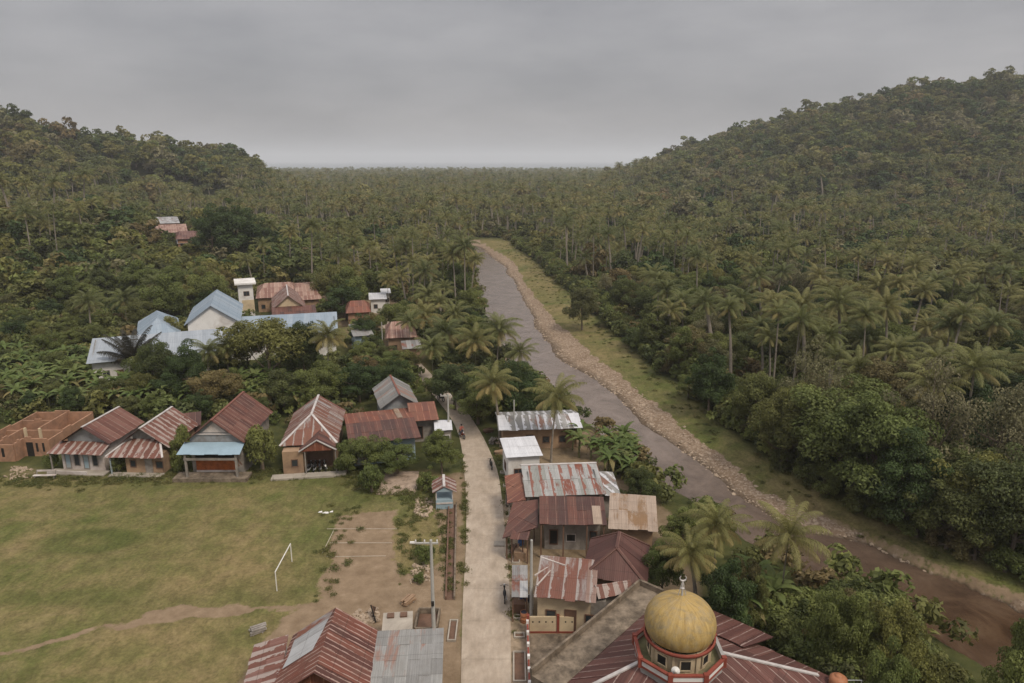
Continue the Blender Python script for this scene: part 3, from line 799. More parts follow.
class Bld:
    """house on a rectangle given by three eave corners seen in the photograph"""
    def __init__(s, name, label, FL, FR, BK, he, zb=None, side='R', group=None, cat='house', ground_at=None, Y=None):
        if zb is None:
            gpt = ground_px(*(ground_at or ((FL[0] + FR[0]) / 2, max(FL[1], FR[1]) + he * 6)))
            zb = gpt.z
        s.zb, s.he = zb, he
        fl, fr, bk = (at_h(p[0], p[1], zb + he) for p in (FL, FR, BK))
        near = fr if side == 'R' else fl
        d = (bk - near); d.z = 0
        s.D = d.length; d.normalize()
        s.W = abs((fr - fl).dot(Vector((d.y, -d.x, 0))))
        x = Vector((d.y, -d.x, 0))
        o = fl if side == 'L' else fr - x * s.W
        # keep the middle of the front edge where it was measured
        s.rz = math.atan2(x.y, x.x)
        s.root = empty(name, (o.x, o.y, zb), s.rz, label, cat, group)
        c = o + x * s.W / 2 + d * s.D / 2
        FOOT.append((c.x, c.y, s.W / 2 + 0.6, s.D / 2 + 0.6, s.rz))
        s.o, s.x, s.d = o, x, d
    def wall(s, mat, over=(0.35, 0.35, 0.35, 0.35), top=None, gable=None, ridge_h=None, name='wall', gmat=None, z0=-0.6, gname='gable'):
        """over = left, right, front, back overhang"""
        l, r, f, bk = over
        x0, x1, y0, y1 = l, s.W - r, f, s.D - bk
        t = s.he - 0.06 if top is None else top
        mb = MB(); mb.box(x0, y0, z0, x1, y1, t)
        s.w = mb.build(name, mat, s.root)
        s.x0, s.x1, s.y0, s.y1 = x0, x1, y0, y1
        if gable == 'v' or gable == 'u':
            mb = MB()
            if gable == 'v':
                k = (ridge_h - s.he) / (s.W / 2)
                hh = s.he + k * (s.W / 2 ) - 0.10
                pts = [(x0 + .02, t), (x1 - .02, t), (x1 - .02, s.he + k * r - 0.10), (s.W / 2, hh), (x0 + .02, s.he + k * l - 0.10)]
                for y, fl in ((y0 - 0.015, False), (y1 + 0.015, True)):
                    q = [(a, y, c) for a, c in pts]
                    mb.face(q[::-1] if fl else q)
                    q2 = [(a, y + (0.10 if not fl else -0.10), c) for a, c in pts]
                    mb.face(q2 if fl else q2[::-1])
                    mb.build(gname, gmat or mat, s.root); mb = MB()
            else:
                k = (ridge_h - s.he) / (s.D / 2)
                pts = [(y0 + .02, t), (y1 - .02, t), (y1 - .02, s.he + k * bk - 0.10), (s.D / 2, s.he + k * s.D / 2 - 0.10), (y0 + .02, s.he + k * f - 0.10)]
                for x, fl in ((x0 - 0.015, True), (x1 + 0.015, False)):
                    q = [(x, a, c) for a, c in pts]
                    mb.face(q[::-1] if fl else q)
                    q2 = [(x + (0.1 if fl else -0.1), a, c) for a, c in pts]
                    mb.face(q2 if fl else q2[::-1])
                    mb.build(gname, gmat or mat, s.root); mb = MB()
        return s
    def roof(s, kind, mat, ridge_h=None, hb=None, cap=None, name='roof', seed=None, hip=0.35, hip_b=0.0, apex=0.5, sheet=0.8, row=2.4, ragged=0.12):
        W, D, he = s.W, s.D, s.he
        seed = RND.randint(0, 9999) if seed is None else seed
        two = None
        if isinstance(mat, list): mat, two = mat
        mb = MB(); caps = []
        rh = ridge_h
        if kind == 'gable_v':
            a, b_ = (W * apex, 0, rh), (W * apex, D, rh)
            panel(mb, [(0, 0, he), a, b_, (0, D, he)], sheet, row, seed, ragged=ragged)
            panel(mb, [(W, 0, he), (W, D, he), b_, a], sheet, row, seed + 1, ragged=ragged)
            caps = [(a, b_)]
        elif kind == 'gable_u':
            a, b_ = (0, D * apex, rh), (W, D * apex, rh)
            panel(mb, [(0, 0, he), (W, 0, he), b_, a], sheet, row, seed, ragged=ragged)
            if two is not None:
                m2 = MB(); panel(m2, [(0, D, he), a, b_, (W, D, he)], sheet, row, seed + 1, ragged=ragged); m2.build('back_roof', two, s.root)
            else: panel(mb, [(0, D, he), a, b_, (W, D, he)], sheet, row, seed + 1, ragged=ragged)
            caps = [(a, b_)]
        elif kind == 'hip_v':
            a, b_ = (W * apex, D * hip, rh), (W * apex, D * (1 - hip_b), rh)
            panel(mb, [(0, 0, he), a, b_, (0, D, he)], sheet, row, seed)
            panel(mb, [(W, 0, he), (W, D, he), b_, a], sheet, row, seed + 1)
            panel(mb, [(0, 0, he), (W, 0, he), a], sheet, row, seed + 2)
            caps = [(a, b_), ((0, 0, he), a), ((W, 0, he), a)]
            if hip_b > 0:
                panel(mb, [(0, D, he), b_, (W, D, he)], sheet, row, seed + 3)
                caps += [((0, D, he), b_), ((W, D, he), b_)]
        elif kind == 'hip_u':
            a, b_ = (W * hip, D * apex, rh), (W * (1 - hip), D * apex, rh)
            panel(mb, [(0, 0, he), (W, 0, he), b_, a], sheet, row, seed)
            panel(mb, [(0, D, he), a, b_, (W, D, he)], sheet, row, seed + 1)
            panel(mb, [(0, 0, he), a, (0, D, he)], sheet, row, seed + 2)
            panel(mb, [(W, 0, he), (W, D, he), b_], sheet, row, seed + 3)
            caps = [(a, b_), ((0, 0, he), a), ((W, 0, he), b_), ((0, D, he), a), ((W, D, he), b_)]
        elif kind == 'shed':
            panel(mb, [(0, 0, he), (W, 0, he), (W, D, hb), (0, D, hb)], sheet, row, seed, ragged=ragged)
        s.roof_o = mb.build(name, mat, s.root)
        if cap is not None and caps:
            for p, q in caps:
                mc = MB(); mc.obox(Vector(p) + Vector((0, 0, 0.03)), Vector(q) + Vector((0, 0, 0.03)), 0.26, 0.07)
                mc.build('ridge_cap', cap, s.root)
        return s
    def win(s, face, u, z, w, h, kind='window', mats=None):
        if face == 'front': opening(s.root, (s.x0, s.y0, 0), (1, 0, 0), (0, -1, 0), u, z, w, h, kind, mats)
        elif face == 'right': opening(s.root, (s.x1, s.y0, 0), (0, 1, 0), (1, 0, 0), u, z, w, h, kind, mats)
        elif face == 'left': opening(s.root, (s.x0, s.y1, 0), (0, -1, 0), (-1, 0, 0), u, z, w, h, kind, mats)
        return s
    def bars(s, name, segs, w, mat, one_each=True):
        for a, c in segs:
            mb = MB(); mb.obox(a, c, w, w); mb.build(name, mat, s.root)
        return s
    def slope(s, name, poly, mat, sheet=0.8, row=2.4, seed=None):
        mb = MB(); panel(mb, poly, sheet, row, RND.randint(0, 9999) if seed is None else seed)
        return mb.build(name, mat, s.root)
    def boxp(s, name, a, b_, mat):
        mb = MB(); mb.box(*a, *b_); return mb.build(name, mat, s.root)

ROW = 'houses in the row along the far edge of the field'
# --- white timber house with rust roof
h = Bld('village_house', 'whitewashed timber house with rusty gable roof beside the unfinished brick house', (60, 442), (109, 444), (144.5, 422), 3.0, 0.1, group=ROW)
h.wall(M['wood_white'], (0.5, 0.5, 0.7, 0.3), gable='v', ridge_h=4.9, gmat=M['grey_blue_board']).roof('gable_v', M['roof_rust'], 4.9, cap=M['cap_light'])
W = h.W
h.slope('porch_roof', [(-0.6, -1.35, 2.25), (W - 0.1, -1.35, 2.25), (W - 0.1, 0.62, 2.95), (-0.3, 0.62, 2.95)], M['roof_striped'])
h.boxp('front_room', (0.45, -0.55, -0.5), (W - 0.45, 0.68, 2.2), M['wood_white']); h.x0, h.y0 = 0.45, -0.55
for u in (-0.4,): h.boxp('post', (u, -1.25, -0.3), (u + 0.12, -1.13, 2.24), M['wood_grey'])
h.boxp('terrace', (-0.6, -1.9, -0.5), (W + 0.1, -0.56, 0.05), M['concrete'])
for i in range(4): h.win('front', 0.35 + i * (W - 1.6) / 4, 0.5 if i % 2 else 0.15, 0.7, 1.5 if i % 2 else 1.95, 'window' if i % 2 else 'door', (M['wood_grey'], M['pane'] if i % 2 else M['blue_paint']))
h.boxp('terrace_wall', (-0.55, -1.88, 0.052), (W * 0.7, -1.76, 0.40), M['wood_white'])
# --- tan house with striped hip roof
h = Bld('village_house', 'small tan house with pale and rust striped hipped roof and a leaning porch post', (116, 446), (168.5, 447.5), (199, 424), 2.7, 0.1, group=ROW)
W, D = h.W, h.D
h.wall(M['wood_tan'], (1.6, 0.5, 0.9, 0.3), gable='v', ridge_h=4.9, gmat=M['grey_blue_board']).roof('gable_v', M['roof_striped'], 4.9, cap=M['cap_light'])
h.slope('porch_roof', [(-0.25, -1.7, 2.15), (W + 0.15, -1.7, 2.15), (W * 0.78, 0.85, 3.35), (W * 0.22, 0.85, 3.35)], M['roof_striped'])
mc = MB()
mc.obox((-0.2, -1.65, 2.22), (W * 0.22, 0.8, 3.42), 0.22, 0.05); mc.build('ridge_cap', M['cap_light'], h.root); mc = MB(); mc.obox((W + 0.1, -1.65, 2.22), (W * 0.78, 0.8, 3.42), 0.22, 0.05); mc.build('ridge_cap', M['cap_light'], h.root)
h.boxp('room', (1.6, -1.0, -0.5), (W - 0.4, 0.86, 2.2), M['wood_tan'])
h.y0, h.x0 = -1.0, 1.6
h.win('front', 0.5, 0.7, 0.7, 0.9).win('front', 2.2, 0.05, 0.85, 1.85, 'door', (M['wood_grey'], M['wood_grey'])).win('front', 3.4, 0.6, 0.9, 0.9)
h.boxp('post', (0.1, -1.5, -0.3), (0.22, -1.38, 2.2), M['blue_paint'])
h.boxp('terrace', (0.0, -2.0, -0.4), (W - 0.2, -1.02, 0.08), M['concrete'])
# --- low rust roof behind
h = Bld('village_house', 'low rust-roofed house half hidden behind the striped-roof house', (168, 425), (201, 424.5), (203, 412), 2.8, 0.0)
h.wall(M['wood_brown'], gable='u', ridge_h=3.7).roof('gable_u', M['roof_rust_dark'], 3.7)
h.win('right', 1.0, 0.8, 0.9, 0.9)
# --- big house with blue awning
h = Bld('village_house', 'large timber house with steep maroon roof, grey gable and light blue awning over its porch', (183.5, 443), (243.7, 442.7), (272.5, 411.6), 3.7, 0.3, group=ROW)
W, D = h.W, h.D
h.wall(M['wood_grey'], (0.45, 0.45, 0.5, 0.3), gable='v', ridge_h=6.3, gmat=M['grey_blue_board'], z0=-0.8).roof('gable_v', M['roof_rust'], 6.3, cap=M['cap_rust'], seed=11)
h.slope('awning', [(-0.3, -1.3, 2.9), (W - 0.05, -1.3, 2.9), (W - 0.05, 0.45, 3.6), (-0.1, 0.45, 3.6)], M['blue_awning'])
mc = MB(); mc.face([(W * 0.30, 0.44, 4.75), (W * 0.70, 0.44, 4.75), (W * 0.5, 0.44, 5.9)]); mc.obox((W * 0.2, 0.40, 4.55), (W * 0.8, 0.40, 4.55), 0.08, 0.14); mc.build('gable_vent', M['wood_white'], h.root)
h.boxp('front_panel', (0.9, 0.40, 0.25), (W - 1.2, 0.47, 1.5), M['wood_orange'])
h.boxp('plinth_wall', (0.9, 0.30, -0.3), (W - 1.2, 0.39, 0.30), M['wood_white'])
h.boxp('dark_opening', (0.9, 0.42, 1.52), (W - 1.2, 0.47, 2.3), M['dark'])
for u in (0.35, W - 0.75): h.boxp('post', (u, -1.1, 0.121), (u + 0.22, -0.88, 2.92), M['wood_grey'])
h.boxp('beam', (0.3, -1.12, 2.1), (W - 0.5, -0.98, 2.35), M['wood_grey'])
h.bars('stair_rail', [((W - 1.2, -0.6, 2.2), (W - 0.5, -0.6, 1.2)), ((W - 1.0, -0.3, 2.2), (W - 0.3, -0.3, 1.2))], 0.12, M['wood_brown'])
h.boxp('terrace', (-1.0, -1.5, -0.8), (W + 0.5, 0.29, 0.12), M['concrete_dark'])
h.win('right', 1.5, 1.2, 1.0, 1.1).win('right', 5.0, 1.2, 1.0, 1.1)
# --- house with hipped roof and small front gable
h = Bld('village_house', 'tan house with hipped patchy rust and zinc roof and a small front gable sheltering motorbikes', (281, 443), (337, 443), (345, 410), 3.0, 0.1, group=ROW)
W, D = h.W, h.D
h.wall(M['wood_tan'], (0.4, 0.4, 0.6, 0.3)).roof('hip_v', M['roof_half'], 5.2, cap=M['cap_light'], hip=0.36, hip_b=0.0, seed=5)
mc = MB()
panel(mc, [(W * 0.36, -1.5, 2.75), (W * 0.68, -1.5, 4.0), (W * 0.68, 2.2, 4.0), (W * 0.36, 2.2, 2.75)], 0.8, 2.4, 3)
panel(mc, [(W + 0.05, -1.5, 2.75), (W + 0.05, 2.2, 2.75), (W * 0.68, 2.2, 4.0), (W * 0.68, -1.5, 4.0)], 0.8, 2.4, 4)
mc.build('porch_roof', M['roof_rust_dark'], h.root)
mc = MB(); mc.face([(W * 0.38, -1.42, 2.78), (W, -1.42, 2.78), (W * 0.68, -1.42, 3.95)]); mc.build('porch_gable', M['roof_rust_red'], h.root)
mc = MB(); mc.obox((W * 0.36, -1.5, 2.82), (W * 0.68, -1.5, 4.07), 0.16, 0.1); mc.obox((W + .05, -1.5, 2.82), (W * 0.68, -1.5, 4.07), 0.16, 0.1); mc.build('barge_board', M['cap_light'], h.root)
h.boxp('room', (0.4, -1.1, -0.6), (W * 0.42, 0.58, 2.72), M['wood_tan'])
h.boxp('dark_opening', (W * 0.45, 0.54, 0.1), (W - 0.6, 0.598, 2.3), M['wood_brown'])
for u in (W * 0.45, W - 0.15): h.boxp('post', (u, -1.4, -0.3), (u + 0.12, -1.28, 2.7), M['wood_grey'])
h.boxp('terrace', (-0.8, -2.3, -0.5), (W + 1.0, -1.12, 0.12), M['concrete'])
h.y0 = -1.1
h.win('front', 0.9, 0.9, 0.75, 0.9)
H5 = h
# --- long rusty-roofed house
h = Bld('village_house', 'long low house with wide plain rust roof behind the round bushes, corner of the lane', (347.5, 437.5), (421, 437), (408, 408), 2.9, 0.1, side='R')
W, D = h.W, h.D
h.wall(M['blue_paint'], (0.5, 0.6, 0.8, 0.3), gable='u', ridge_h=3.5).roof('gable_u', [M['roof_rust_dark'], M['roof_rust_red']], 3.5, seed=21, apex=0.5)
h.slope('roof_patch', [(W * 0.76, D * 0.52, 3.54), (W * 0.84, D * 0.52, 3.54), (W * 0.84, D - 0.1, 3.0), (W * 0.76, D - 0.1, 3.0)], M['roof_cream'])
for i in range(4): h.win('front', 0.8 + i * (W - 2.4) / 4, 0.7 if i != 2 else 0.05, 0.9, 1.0 if i != 2 else 1.9, 'window' if i != 2 else 'door', (M['white_wall'], M['pane'] if i != 2 else M['wood_brown']))
h = Bld('shop_annex', 'small annex with bright rust-red sheet roof at the lane end of the long house', (410, 420.5), (439, 419.5), (434.5, 405.5), 3.0, 0.1, side='R', cat='shed')
h.wall(M['wood_grey'], (0.1, 0.5, 0.9, 0.3)).roof('shed', M['roof_rust_red'], hb=3.6)
h.win('front', 0.5, 0.3, 1.0, 1.7, 'door', (M['wood_brown'], M['dark']))
# --- grey gabled house behind
h = Bld('village_house', 'grey weathered gabled house with plain zinc roof turned towards the lane', (379, 405), (419.5, 405), (408.5, 385), 3.0, 0.1, side='R')
h.wall(M['grey_blue_board'], (0.5, 0.5, 0.8, 0.3), gable='v', ridge_h=4.7).roof('gable_v', M['roof_grey'], 4.7, cap=M['cap_rust'])
h.win('front', 0.7, 0.8, 0.9, 1.0).win('front', 2.6, 0.8, 0.9, 1.0)
# --- white-roofed kiosk
h = Bld('roadside_kiosk', 'small kiosk with flat white roof at the roadside by the utility pole', (434.5, 431.4), (452.5, 429.8), (451.5, 422), 2.4, 0.05, side='R', cat='kiosk')
h.wall(M['wood_grey'], (0.15, 0.15, 0.25, 0.1)).roof('shed', M['roof_white'], hb=2.7)
h.win('front', 0.3, 0.9, 1.4, 0.8, 'window', (M['white_wall'], M['dark']))
# --- guard hut
h = Bld('guard_hut', 'tiny light blue guard hut with striped gable roof beside the roadside ditch', (432.5, 490.5), (456, 492), (455, 480), 1.85, 0.1, side='R', cat='hut')
W, D = h.W, h.D
h.roof('gable_v', M['roof_striped'], 2.5, cap=M['cap_light'], sheet=0.5)
h.boxp('wall', (0.3, 0.25, -0.2), (W - 0.3, D - 0.25, 0.9), M['blue_paint'])
for a in ((0.3, 0.25), (W - 0.4, 0.25), (0.3, D - 0.35), (W - 0.4, D - 0.35)): h.boxp('post', (a[0], a[1], 0.91), (a[0] + 0.1, a[1] + 0.1, 1.86), M['wood_white'])
mc = MB(); mc.face([(0.15, 0.12, 1.87), (W - 0.15, 0.12, 1.87), (W / 2, 0.12, 2.4)]); mc.build('gable', M['blue_paint'], h.root)
h.boxp('bench', (0.35, 0.18, 0.5), (W - 0.35, 0.24, 0.65), M['wood_white'])

# --- unfinished brick house : roofless rooms
g0 = at_h(-8, 463); 
root = empty('unfinished_house', (-62.2, 75.4, 0), radians(1), 'unfinished roofless clay-brick house with bare walls and rooms open to the sky', 'building')
def brickwalls(segs, h_, name='brick_wall', holes=()):
    for a, c in segs:
        hh_ = h_ + RND.uniform(-0.22, 0.12)
        mb = MB(); mb.obox((a[0], a[1], hh_ / 2 - 0.2), (c[0], c[1], hh_ / 2 - 0.2), 0.18, hh_ + 0.4)
        if RND.random() < 0.6:
            d_ = Vector((c[0] - a[0], c[1] - a[1], 0)); t_ = RND.uniform(0.1, 0.5); e_ = t_ + RND.uniform(0.15, 0.35)
            mb.obox((a[0] + d_.x * t_, a[1] + d_.y * t_, hh_ + 0.10), (a[0] + d_.x * e_, a[1] + d_.y * e_, hh_ + 0.10), 0.17, 0.2)
        mb.build(name, M['brick'], root)
brickwalls([((-3, 0), (4.4, 0)), ((4.49, 0.1), (4.49, 1.4)), ((4.4, 1.5), (7.4, 1.5)), ((7.49, 1.42), (7.49, 10.6)), ((0.4, 10.69), (7.58, 10.69)), ((0.5, 0.1), (0.5, 10.6)), ((0.6, 4.6), (7.4, 4.6)), ((4.3, 4.7), (4.3, 10.6)), ((0.6, 7.6), (4.2, 7.6)), ((2.6, 0.1), (2.6, 4.5))], 2.25)
for (a, y, w, z, hh, k) in ((1.9, 0, 0.32, 0.6, 1.1, 'window'), (3.0, 0, 0.32, 0.6, 1.1, 'window'), (4.9, 1.5, 0.8, 0.0, 1.8, 'doorway'), (6.0, 1.5, 0.26, 0.6, 1.1, 'window'), (6.75, 1.5, 0.26, 0.6, 1.1, 'window')):
    mb = MB(); mb.box(a, y - 0.10, z, a + w, y - 0.093, z + hh); mb.build(k, M['dark'], root)
for (x, y) in ((3.3, 3.6), (5.2, 3.4)):
    mb = MB(); mb.box(x, y, 0.13, x + 0.25, y + 0.25, 2.7); mb.build('pillar', M['cream_wall'], root)
mb = MB(); mb.box(0.6, 4.7, -0.1, 7.39, 10.59, 0.12); mb.build('floor_slab', M['brick'], root)
FOOT.append((root.location.x + 3, root.location.y + 5.4, 6.5, 6.2, 0))

# ---- right-hand side of the road
RIV = 'sheet-roofed houses between the road and the river'
h = Bld('village_house', 'long low house with zinc roof and white sheet ends under the tall coconut palms', (499, 435), (583, 428), (574, 410), 2.8, 0.0, side='R', group=RIV)
h.wall(M['wood_tan'], (0.6, 0.6, 0.8, 0.3), gable='u', ridge_h=3.5).roof('gable_u', M['roof_zinc_patch'], 3.5, seed=31)
for i in range(4): h.win('front', 0.8 + i * (h.W - 2.2) / 4, 0.7 if i != 1 else 0.05, 0.9, 0.9 if i != 1 else 1.8, 'window' if i != 1 else 'door')
W, D = h.W, h.D
h.slope('white_sheets', [(0.1, 0.0, 2.86), (1.5, 0.0, 2.86), (1.0, D * 0.5, 3.56), (0.1, D * 0.5, 3.56)], M['roof_white'])
h.slope('white_sheets', [(W - 1.1, 0.0, 2.86), (W - 0.05, 0.0, 2.86), (W - 0.05, D * 0.5, 3.56), (W - 1.4, D * 0.5, 3.56)], M['roof_white'])
h = Bld('village_house', 'small block house with clean white single-slope roof by the road', (508, 463), (543, 455.5), (534.5, 438.5), 3.3, 0.0, side='R', group=RIV)
h.wall(M['white_wall'], (0.3, 0.3, 0.4, 0.3)).roof('shed', M['roof_white'], hb=3.6, ragged=0.02)
h.win('front', 0.6, 0.8, 1.0, 1.0).win('front', 2.4, 0.05, 0.9, 1.9, 'door').win('left', 1.5, 0.8, 1.1, 1.0)
h = Bld('village_house', 'zinc-roofed house with evenly spaced rust streaks', (525.5, 497), (606, 494), (592, 462.5), 3.1, 0.0, side='R', group=RIV)
W, D = h.W, h.D
h.wall(M['wood_grey'], (0.5, 0.5, 0.6, 0.3), gable='u', ridge_h=4.1).roof('gable_u', M['roof_zinc_rust'], 4.1, cap=M['cap_light'], apex=0.68, seed=9)
h.slope('side_roof', [(W, 0.4, 2.75), (W + 1.6, 0.4, 2.6), (W + 1.6, D * 0.6, 3.3), (W, D * 0.6, 3.5)], M['roof_zinc_patch'])
h.slope('porch_roof', [(-1.7, -0.2, 2.6), (0.0, -0.2, 2.9), (0.0, D * 0.62, 3.5), (-1.7, D * 0.62, 3.2)], M['roof_rust_red'])
h.boxp('side_room', (W - 0.49, 1.0, -0.5), (W + 1.4, D * 0.55, 2.6), M['wood_grey'])
for y in (0.1, D * 0.55): h.boxp('post', (-1.6, y, -0.2), (-1.48, y + 0.12, 2.6), M['wood_grey'])
h.win('left', 2.0, 0.5, 1.0, 1.2)
h = Bld('village_house', 'open-fronted house with broad brown rust roof over a grey sheet wall', (539.5, 528), (607, 525), (601.5, 497), 3.4, 0.0, side='R', group=RIV)
W, D = h.W, h.D
h.wall(M['wood_grey'], (0.5, 0.4, 1.6, 0.3), gable=None).roof('gable_u', M['roof_rust_dark'], 4.2, apex=0.7, seed=14)
h.slope('roof_patch', [(W * 0.8, 0.05, 3.48), (W * 0.93, 0.05, 3.48), (W * 0.93, D * 0.45, 3.98), (W * 0.8, D * 0.45, 3.98)], M['roof_cream'])
h.slope('side_roof', [(-3.2, -0.6, 2.3), (-0.1, 0.3, 2.9), (-0.1, D * 0.8, 3.6), (-2.4, D * 0.8, 3.2)], M['roof_rust_dark'])
h.win('front', 0.4, 0.5, 0.8, 1.5, 'door', (M['wood_brown'], M['dark'])).win('front', 1.9, 0.8, 0.9, 0.8, 'window', (M['wood_white'], M['dark'])).win('front', 4.0, 0.9, 0.7, 1.0)
for u in (0.1, W * 0.35, W * 0.7, W - 0.3): h.boxp('post', (u, 0.1, -0.2), (u + 0.12, 0.22, 3.38), M['wood_brown'])
for u in (-2.9, -1.5): h.boxp('post', (u, -0.3, -0.2), (u + 0.12, -0.18, 2.4), M['wood_brown'])
h = Bld('village_house', 'house with flat faded cream sheet roof, rust-brown at its left end, beside the river trees', (608, 530.5), (658, 531), (655.5, 501), 3.2, 0.0, side='R', group=RIV)
h.wall(M['wood_tan'], (0.3, 0.4, 0.6, 0.3)).roof('shed', M['roof_cream'], hb=3.7, ragged=0.25)
h.win('front', 1.0, 0.8, 1.0, 1.0).win('right', 2.0, 0.8, 1.0, 1.0)
h = Bld('village_house', 'dark maroon hip-roofed house behind the mosque terrace', (578, 590), (646, 585), (650, 546), 3.3, 0.0, side='R', group=RIV)
W, D = h.W, h.D
h.wall(M['wood_tan'], (0.5, 0.5, 0.8, 0.5)).roof('hip_v', roof_mat('maroon_painted_sheet', [(0.085, 0.038, 0.032), (0.10, 0.045, 0.037), (0.115, 0.055, 0.045)], mud=0.2), 5.0, hip=0.32, hip_b=0.25, cap=M['roof_rust_dark'])
h.win('front', 1.0, 0.8, 1.0, 1.0)
h = Bld('village_house', 'low house with maroon and white striped gable roof squeezed against the mosque parapet', (603, 606), (634, 592), (627, 582), 3.0, 0.0, side='R', group=RIV)
h.wall(M['wood_grey'], (0.2, 0.2, 0.4, 0.2)).roof('gable_u', M['roof_striped'], 3.6)
h.win('front', 0.5, 0.6, 0.8, 0.9)
h = Bld('village_house', 'roadside house with patchy orange rust and zinc roof above a cream wall', (533, 601), (596, 602), (598, 568), 3.2, 0.0, side='R', group=RIV)
W, D = h.W, h.D
h.wall(M['cream_wall'], (0.2, 0.4, 0.6, 0.3), z0=-0.5).roof('shed', M['roof_half'], hb=3.9, seed=77, ragged=0.2)
for i, (u, w_, hh, k) in enumerate(((0.6, 0.8, 0.9, 'window'), (2.0, 0.9, 1.9, 'door'), (3.5, 1.0, 0.8, 'window'))): h.win('front', u, 0.9 if k == 'window' else 0.05, w_, hh, k, (M['wood_brown'], M['wood_brown'] if k == 'door' else M['pane']))
h.bars('roof_batten', [((-0.2, 2.0, 3.6), (1.6, 4.3, 3.75)), ((0.1, 1.0, 3.45), (1.3, 3.6, 3.7)), ((0.0, 4.2, 3.85), (2.0, 3.4, 3.8))], 0.10, M['wood_white'])
h.boxp('side_annex', (W - 0.38, 1.0, -0.5), (W + 0.7, 2.8, 2.6), M['wood_grey'])
h = Bld('roadside_stall', 'narrow stall roofed with grey corrugated sheet at the right edge of the road', (511.5, 597), (528, 597), (527.5, 567.5), 2.4, 0.0, side='R', cat='stall')
W, D = h.W, h.D
h.roof('shed', M['roof_zinc'], hb=2.6)
for a in ((0.05, 0.3), (W - 0.15, 0.3), (0.05, D - 0.4), (W - 0.15, D - 0.4)): h.boxp('post', (a[0], a[1], 0), (a[0] + 0.1, a[1] + 0.1, 2.38), M['wood_brown'])
h.boxp('counter', (0.15, 1.2, 0.0), (W - 0.2, D - 0.6, 0.9), M['wood_brown'])
h = Bld('lumber_shelter', 'makeshift roadside shelter of brown sheets and poles at the corner of the brown-roofed house', (509, 541), (528, 540), (536, 515), 2.5, 0.0, side='R', cat='shed')
h.roof('shed', M['roof_rust_dark'], hb=2.9)
for a in ((0.05, 0.3), (h.W - 0.15, 0.3), (0.05, h.D - 0.4), (h.W - 0.15, h.D - 0.4)): h.boxp('post', (a[0], a[1], 0), (a[0] + 0.1, a[1] + 0.1, 2.48), M['wood_brown'])
h.boxp('counter', (0.2, 0.6, 0.0), (h.W - 0.3, 1.4, 0.8), M['wood_tan'])

# ---- bottom left houses
h = Bld('village_house', 'house with steep red-brown corrugated gable roof nearest the camera at the bottom left', (268, 700), (366, 700), (381, 632.5), 3.0, 0.0, side='R')
W, D = h.W, h.D
h.wall(M['white_wall'], (0.4, 0.4, 0.7, 0.3), gable='v', ridge_h=5.0, gmat=M['roof_rust_red']).roof('gable_v', M['roof_rust_fine'], 5.0, seed=41, sheet=0.8)
h.slope('roof_patch', [(0.3, D - 3.6, 3.28), (0.3, D - 0.1, 3.28), (W / 2 - 0.1, D - 0.1, 5.0), (W / 2 - 0.75, D - 3.6, 4.55)], M['roof_zinc'])
h.win('front', 0.8, 0.8, 1.0, 1.0).win('front', 3.0, 0.05, 0.9, 1.9, 'door').win('right', 2.0, 0.8, 1.0, 1.0)
h = Bld('village_house', 'flat grey sheet-roofed house next to the road at the bottom edge', (362, 730), (441, 730), (444, 633), 2.8, 0.0, side='R')
h.wall(M['wood_grey'], (0.2, 0.3, 0.4, 0.3)).roof('shed', M['roof_grey'], hb=3.2, row=1.5, ragged=0.15)
h.win('right', 1.5, 0.7, 1.0, 1.0).win('front', 1.0, 0.6, 1.0, 1.0)
h = Bld('lean_to_shed', 'lean-to with alternating rust and pale sheets at the left foot of the gabled house', (243, 690), (280, 690), (289, 641), 2.3, 0.0, side='R', cat='shed')
h.wall(M['wood_white'], (0.3, 0.1, 0.4, 0.3))
h.slope('roof', [(0, h.D, 2.3), (0, 0, 2.3), (h.W, 0, 2.8), (h.W, h.D, 2.8)], M['roof_striped'], 0.7, 1.3)
h.win('front', 0.5, 0.6, 0.7, 0.9)
h = Bld('outhouse', 'small flat-roofed outhouse of grey concrete beside the concrete pole', (382, 630), (412.5, 630), (413, 612), 1.9, 0.0, side='R', cat='outhouse')
h.wall(M['concrete'], (0.1, 0.1, 0.1, 0.1)).boxp('roof', (0, 0, 1.9), (h.W, h.D, 2.0), M['concrete'])
for u in (0.3, h.W - 0.9): h.boxp('roof_hatch', (u, h.D - 0.7, 2.003), (u + 0.5, h.D - 0.2, 2.12), M['wood_brown'])
h.win('front', 0.4, 0.1, 0.7, 1.6, 'door')
root = empty('walled_pen', (at_h(415, 634).x, at_h(415, 634).y, 0), 0, 'roofless low-walled brown pen between the outhouse and the road', 'pen')
for a, c in (((0, 0), (1.6, 0)), ((1.6, .06), (1.6, 2.3)), ((0, 2.36), (1.66, 2.36)), ((0, .06), (0, 2.3))):
    mb = MB(); mb.obox((a[0], a[1], 0.2), (c[0], c[1], 0.2), 0.12, 0.7); mb.build('wall', M['concrete_dark'], root)
mb = MB(); mb.box(0.07, 0.07, 0.0, 1.53, 2.29, 0.08); mb.build('floor_slab', M['wood_brown'], root)

